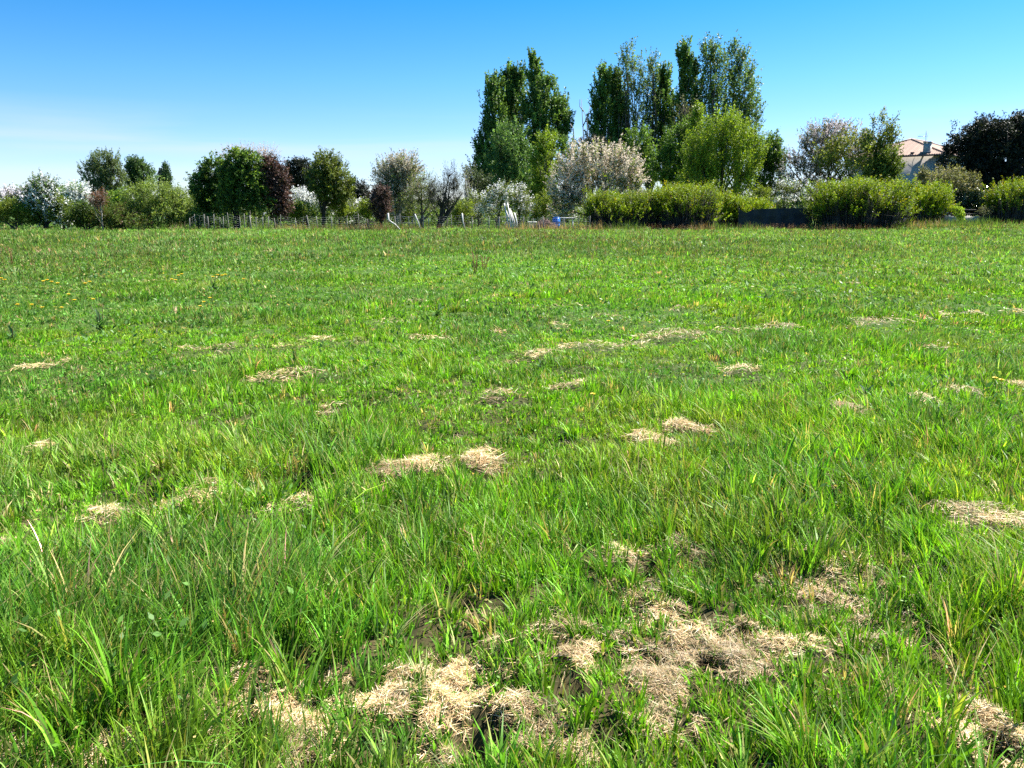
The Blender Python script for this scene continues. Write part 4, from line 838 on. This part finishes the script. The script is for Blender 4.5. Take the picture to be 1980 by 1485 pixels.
def pole(label, pts_px, Y, r, name='wooden_pole', mat=None, yoff=None):
    pts = np.array([at(a, b, Y) for a, b in pts_px]); O = np.array((pts[0][0], Y, float(gz(pts[0][0], Y))))
    if yoff is not None: pts[:, 1] += np.array(yoff)
    mb = MB(); mb.tube(pts - O, np.linspace(r, r * .75, len(pts)), 8); o = mb.build(name, mat or M_stake); o.location = [float(q) for q in O]
    tag(o, label, 'pole'); return o
pole('crooked pale pole bent to the ground right of the small purple plum', [(750, 412), (751, 425), (757, 430), (764, 434), (775, 446)], 56, .07)
pole('straight pale pole leaning on the fence left of the forked grey tree', [(802, 414), (808, 428), (814, 446)], 56.2, .045)
pole('dark stake slanting beside the foot of the forked grey tree', [(866, 424), (860, 446)], 56.2, .05, mat=M_timber)
pole('pale crooked stake leaning at the fence left of the orchard trees', [(893, 412), (895, 428), (900, 446)], 56.2, .05)

# leaning white stakes, each its own
for k, (tx, ty, bx, lab) in enumerate(((975, 393, 987, 'tallest of the bleached white stakes leaning together, outermost left'), (981, 392, 990, 'second tall bleached stake in the leaning bundle, from its left'),
        (977, 405, 994, 'short slanting stake in the middle of the leaning white bundle'), (985, 404, 997, 'stout stake in the middle right of the leaning white bundle'),
        (988, 408, 1000, 'short stake lying over the right side of the leaning white bundle'), (995, 412, 1002, 'shortest stake, outermost right of the leaning white bundle'))):
    pole(lab, [(tx, ty), ((tx + bx) / 2 + (k % 3 - 1) * .8, (ty + 446) / 2), (bx - 2, 447)], 56.6, .05, 'white_stake', M_stake, yoff=[.45 + .04 * k, .2, -.1 + .05 * k])

# brushwood pile
def brush():
    p = at(1055, HOR, 57.5); O = np.array((p[0], 57.5, float(gz(p[0], 57.5)))); r_ = np.random.default_rng(3); n = 700
    an = r_.random(n) * 6.283; rr = np.sqrt(r_.random(n)); q = np.stack((np.cos(an) * rr * .85, np.sin(an) * rr * .6, .72 * (1 - rr ** 1.6) * (.4 + .6 * r_.random(n)) + .05), 1)
    d = norm(rdir(r_, n) * np.array((1, .7, .5))); l = .25 + .35 * r_.random(n); mb = MB()
    mb.prisms(q - d * l[:, None] / 2, q + d * l[:, None] / 2, .014, .006, 4)
    o = mb.build('brushwood_pile', M_twig); o.location = [float(v) for v in O]; tag(o, 'reddish brown brushwood pile left of the blue barrel', 'pile')
brush()
# blue barrel
def barrel():
    p = at(1076, HOR, 58.2); z = float(gz(p[0], 58.2)); root = empty('barrel', (p[0], 58.2, z)); tag(root, 'bright blue plastic barrel beside the brushwood pile', 'barrel')
    prof = [(.24, 0), (.285, .04), (.29, .28), (.305, .30), (.305, .34), (.29, .36), (.29, .56), (.305, .58), (.305, .62), (.29, .64), (.28, .84), (.24, .88)]
    b = MB(); b.lathe((0, 0, 0), prof, 24); b.build('body', M_blue, root, smooth=True)
    l = MB(); l.lathe((0, 0, 0), [(.245, .881), (.25, .90), (.25, .925), (.20, .935)], 24); l.build('lid', M_blue, root)
barrel()
def tub():
    p = at(1029, HOR, 58); z = float(gz(p[0], 58)); b = MB()
    b.lathe((0, 0, 0), [(.22, .12), (.25, .16), (.32, .55), (.36, .56), (.36, .60), (.31, .60), (.25, .30), (.02, .28)], 20)
    for k in range(3): b.tube([(math.cos(k * 2.1) * .2, math.sin(k * 2.1) * .2, .14), (math.cos(k * 2.1) * .24, math.sin(k * 2.1) * .24, 0)], [.02, .02], 6)
    o = b.build('wash_tub', M_white); o.location = (float(p[0]), 58., z); tag(o, 'small white tub left of the brushwood pile', 'tub')
tub()
def table(name, label, cat, px, Y, W, D_, H, seats=False, mat=None):
    p = at(px, HOR, Y); root = empty(name, (p[0], Y, float(gz(p[0], Y)))); tag(root, label, cat); mat = mat or M_white
    t = MB()
    for k in range(5): t.box((0, (k - 2) * D_ / 5, H), W, D_ / 5 - .015, .045)
    t.build('tabletop', mat, root)
    for sx in (-1, 1):
        for sy in (-1, 1):
            l = MB(); x = sx * (W / 2 - .18); l.tube([(x, sy * D_ * .12, H - .025), (x, sy * D_ * .75, 0)], [.035, .035], 6); l.build('leg', mat, root)
    if seats:
        for sy in (-1, 1):
            l = MB(); l.box((0, sy * (D_ * .9), .44), W, .24, .045); l.build('seat', mat, root)
        for sx in (-1, 1):
            l = MB(); l.box((sx * (W / 2 - .18), 0, .40), .05, D_ * 1.8, .06); l.build('brace', mat, root)
table('picnic_table', 'pale picnic table with plank seats behind the fence under the cream budding tree', 'table', 786, 61, 1.25, .7, .92, True, M_post)
table('trestle_table', 'white trestle table standing behind the blue barrel', 'table', 1092, 60, 1.6, .7, .85, False)
table('work_bench', 'grey plank bench behind the white stakes, mostly hidden', 'bench', 972, 60.5, 1.0, .5, .90, False, M_post)

# dark netting windbreak, its left end sagging
def netting():
    Y = 60.5; pa = at(1430, HOR, Y); pb = at(1572, HOR, Y - .8); root = empty('netting_screen', (pa[0], Y, float(gz(pa[0], Y)))); O = np.array(root.location)
    tag(root, 'dark navy netting screen with a sagging left end between two hedge shrubs', 'screen')
    n = 60; u = np.linspace(0, 1, n); prof = np.interp(u, [0, .03, .07, .11, .18, .3, .6, 1], [.0, -.10, -.25, -.27, -.08, 0, .05, .07]); m = 9
    V = []
    for th in (0, 1):
        for k in range(m):
            t = k / (m - 1); h = (1.52 + prof) * t
            x = pa[0] + (pb[0] - pa[0]) * u; y = Y - .8 * u + .06 * np.sin(u * 31 + t * 2) * (.3 + t) + th * .012
            V.append(np.stack((x, y, gz(x, y) + h), 1) - O)
    V = np.concatenate(V); f = []
    i, j = np.meshgrid(np.arange(m - 1), np.arange(n - 1), indexing='ij'); a = (i * n + j).ravel(); f = np.stack((a, a + 1, a + n + 1, a + n), 1)
    mb = MB(); mb.add(V, np.concatenate((f, (f + m * n)[:, ::-1])).ravel(), np.full(2 * len(f), 4)); mb.build('netting', M_tarp, root)
    for q in (0, .2, .42, .64, .86, 1.0):
        x = pa[0] + (pb[0] - pa[0]) * q; y = Y - .8 * q + .12; mb = MB(); z = float(gz(x, y)); mb.tube([np.array((x, y, z - .1)) - O, np.array((x, y, z + 1.58)) - O], [.03, .025], 6); mb.build('post', M_timber, root)
netting()

# low boundary wall with a dark rail under the laurel hedge
def low_wall():
    pa = at(1815, HOR, 64.5); pb = at(1925, HOR, 64.5); L_ = pb[0] - pa[0]; c = (pa[0] + pb[0]) / 2; z = float(gz(c, 64.5)); root = empty('low_wall', (c, 64.5, z))
    tag(root, 'low pale boundary wall with dark rails under the laurel hedge', 'wall')
    b = MB(); b.box((0, 0, .25), L_, .2, .6); b.build('wall_base', M_conc, root)
    for h in (.72, 1.05): r_ = MB(); r_.box((0, 0, h), L_ + .1, .06, .12); r_.build('rail', M_timber, root)
    for k in range(5): p_ = MB(); p_.box((-L_ / 2 + .1 + k * (L_ - .2) / 4, .08, .85), .09, .09, .62); p_.build('post', M_timber, root)
low_wall()

# ------------------------------------------------------------------ house
def house():
    D0 = 78.0; c = at(1812, HOR, D0); z0 = float(gz(c[0], D0)); root = empty('house', (c[0], D0, z0)); O = np.array((c[0], D0, z0))
    tag(root, 'pale rendered house with a pink tiled hip roof beside the dark oak', 'house')
    a = math.radians(45); u = np.array((-math.cos(a), math.sin(a), 0)); v = np.array((math.sin(a), math.cos(a), 0)); W, LL = 9.0, 14.0
    eave = float(at(1812, 298, D0)[2]) - z0; ov = .45; rise = 1.9
    # walls: the corner nearest the camera sits one overhang in from the eave corner
    C0 = (u + v) * ov * .5
    def P(i, j, h): return C0 + u * i + v * j + np.array((0, 0, h))
    w = MB(); q = [P(0, 0, -.3), P(W, 0, -.3), P(W, LL, -.3), P(0, LL, -.3)]; t_ = [p + np.array((0, 0, eave + .25)) for p in q]
    w.add(np.array(q + t_), [0, 1, 5, 4, 1, 2, 6, 5, 2, 3, 7, 6, 3, 0, 4, 7, 4, 5, 6, 7], [4] * 5); w.build('wall', M_render, root)
    # roof: four sheets of barrel tiles, each sheet corrugated down its slope
    e = [P(-ov, -ov, eave), P(W + ov, -ov, eave), P(W + ov, LL + ov, eave), P(-ov, LL + ov, eave)]
    half = W / 2 + ov; r0 = P(W / 2, W / 2, eave + rise); r1 = P(W / 2, LL - W / 2, eave + rise)
    rf = MB(); rg = np.random.default_rng(2)
    def sheet(A, B, Ta, Tb):
        """A-B the eave, Ta-Tb the top edge"""
        n = int(np.linalg.norm(B - A) / .055); m = 14; nrm = norm(np.cross(B - A, Ta - A)); nrm = nrm if nrm[2] > 0 else -nrm
        uu = np.linspace(0, 1, n + 1); V = []; Cc = []; colr = .8 + .35 * rg.random(n + 1)
        along = norm(B - A); len_ = np.linalg.norm(B - A)
        for k in range(m + 1):
            t = k / m; La = A + (Ta - A) * t; Lb = B + (Tb - B) * t
            # tiles run straight up the slope, so columns keep their place along the eave
            s0 = np.dot(La - A, along); s1 = np.dot(Lb - A, along); s = np.clip(uu * len_, s0, s1)
            base = La + along * (s - s0)[:, None]
            V.append(base + nrm * (.05 * np.abs(np.sin(s / .22 * math.pi)) + .03)[:, None]); Cc.append((colr * (.88 + .24 * rg.random(n + 1)))[:, None] * np.array((1, 1, 1)))
        V = np.concatenate(V); i, j = np.meshgrid(np.arange(m), np.arange(n), indexing='ij'); a_ = (i * (n + 1) + j).ravel()
        rf.add(V, np.stack((a_, a_ + 1, a_ + n + 2, a_ + n + 1), 1).ravel(), np.full(len(a_), 4), np.concatenate(Cc))
    sheet(e[1], e[0], r0, r0); sheet(e[0], e[3], r0, r1); sheet(e[3], e[2], r1, r1); sheet(e[2], e[1], r1, r0)
    roof = rf.build('roof', M_tile, root)
    rd = MB()
    for p, q_ in ((e[0], r0), (e[1], r0), (e[2], r1), (e[3], r1), (r0, r1)):
        k = 14; pts = [p + (q_ - p) * t + np.array((0, 0, .07)) for t in np.linspace(0, 1, k)]; rd.tube(pts, .11, 8, (1.05, 1.1, 1.15))
    rd.build('ridge_tiles', M_tile, roof)
    g = MB()
    for p, q_ in ((e[0], e[1]), (e[0], e[3])): g.tube([p + np.array((0, 0, -.06)), q_ + np.array((0, 0, -.06))], .075, 8)
    g.build('gutter', M_dark, root)
    sf = MB(); o_ = [p + np.array((0, 0, -.03)) for p in e]; sf.add(np.array(o_), [3, 2, 1, 0], [4]); sf.build('soffit', M_render, root)
    d = MB(); b = P(.35, -.08, 0); d.tube([e[0] + u * .3 + np.array((0, 0, -.12)), e[0] + u * .3 + np.array((0, 0, -.3)), b + np.array((0, 0, eave - .75)), b + np.array((0, 0, -.2))], .055, 8); d.build('drainpipe', M_dark, root)
    # chimney on the end slope
    ch = MB(); cp = at(1792, 296, D0 + 1.6) - O; s_ = .75
    def hz(pt):
        j = np.dot(pt - C0, v) + ov; return eave + rise * np.clip(j / half, 0, 1)
    cz = hz(cp); top = float(at(1792, 276, D0 + 1.6)[2]) - z0
    ch.box((cp[0], cp[1], (cz - .4 + top) / 2), s_ * .8, s_ * .8, top - cz + .4, math.radians(45)); chm = ch.build('chimney', M_conc, roof)
    cc = MB(); cc.box((cp[0], cp[1], top + .05), s_ * .95, s_ * .95, .10, math.radians(45)); cc.build('chimney_cap', M_conc, root)
    fl = MB(); fl.box((cp[0], cp[1], cz - .02), s_ * 1.3, s_ * 1.3, .12, math.radians(45)); fl.build('flashing', M_metal, root)
    ve = MB(); vp = at(1765, 292, D0 + 2.2) - O; ve.box((vp[0], vp[1], hz(vp) + .12), .35, .3, .14, math.radians(45)); ve.build('roof_vent', M_dark, root)
    # window in the shaded end wall
    wn = MB(); wp = P(4.6, -.03, eave - 2.1); wn.box(wp, 1.15, .08, 1.35, math.radians(-45)); win = wn.build('window', M_white, root)
    pn = MB(); pn.box(wp - v * .045, .95, .04, 1.15, math.radians(-45)); pn.build('pane', M_glass, win)
    # aerial
    an = MB(); mp_ = at(1791, 275, D0 + 1.9) - O; tp = at(1791, 252, D0 + 1.9) - O; an.tube([mp_ - np.array((0, 0, .5)), tp], .03, 6)
    bm = at(1775, 264, D0 + 1.9) - O; bq = at(1794, 263, D0 + 1.9) - O; an.tube([bm, bq], .022, 5)
    for t in np.linspace(0, 1, 8): p = bm + (bq - bm) * t; an.prisms(p + np.array((0, 0.02, .22 + .1 * t)), p - np.array((0, 0, .22 + .1 * t)), .010, .010)
    an.build('aerial', M_metal, root)
house()

# overhead cable between the far trees
def cable():
    a = at(690, 357, 95); b = at(772, 358, 95); t = np.linspace(0, 1, 12)[:, None]; pts = a + (b - a) * t; pts[:, 2] -= .12 * np.sin(t[:, 0] * math.pi)
    mb = MB(); mb.tube(pts, .028, 5); tag(mb.build('overhead_cable', M_dark), 'thin overhead cable crossing the sky above the small purple plum', 'cable')
cable()
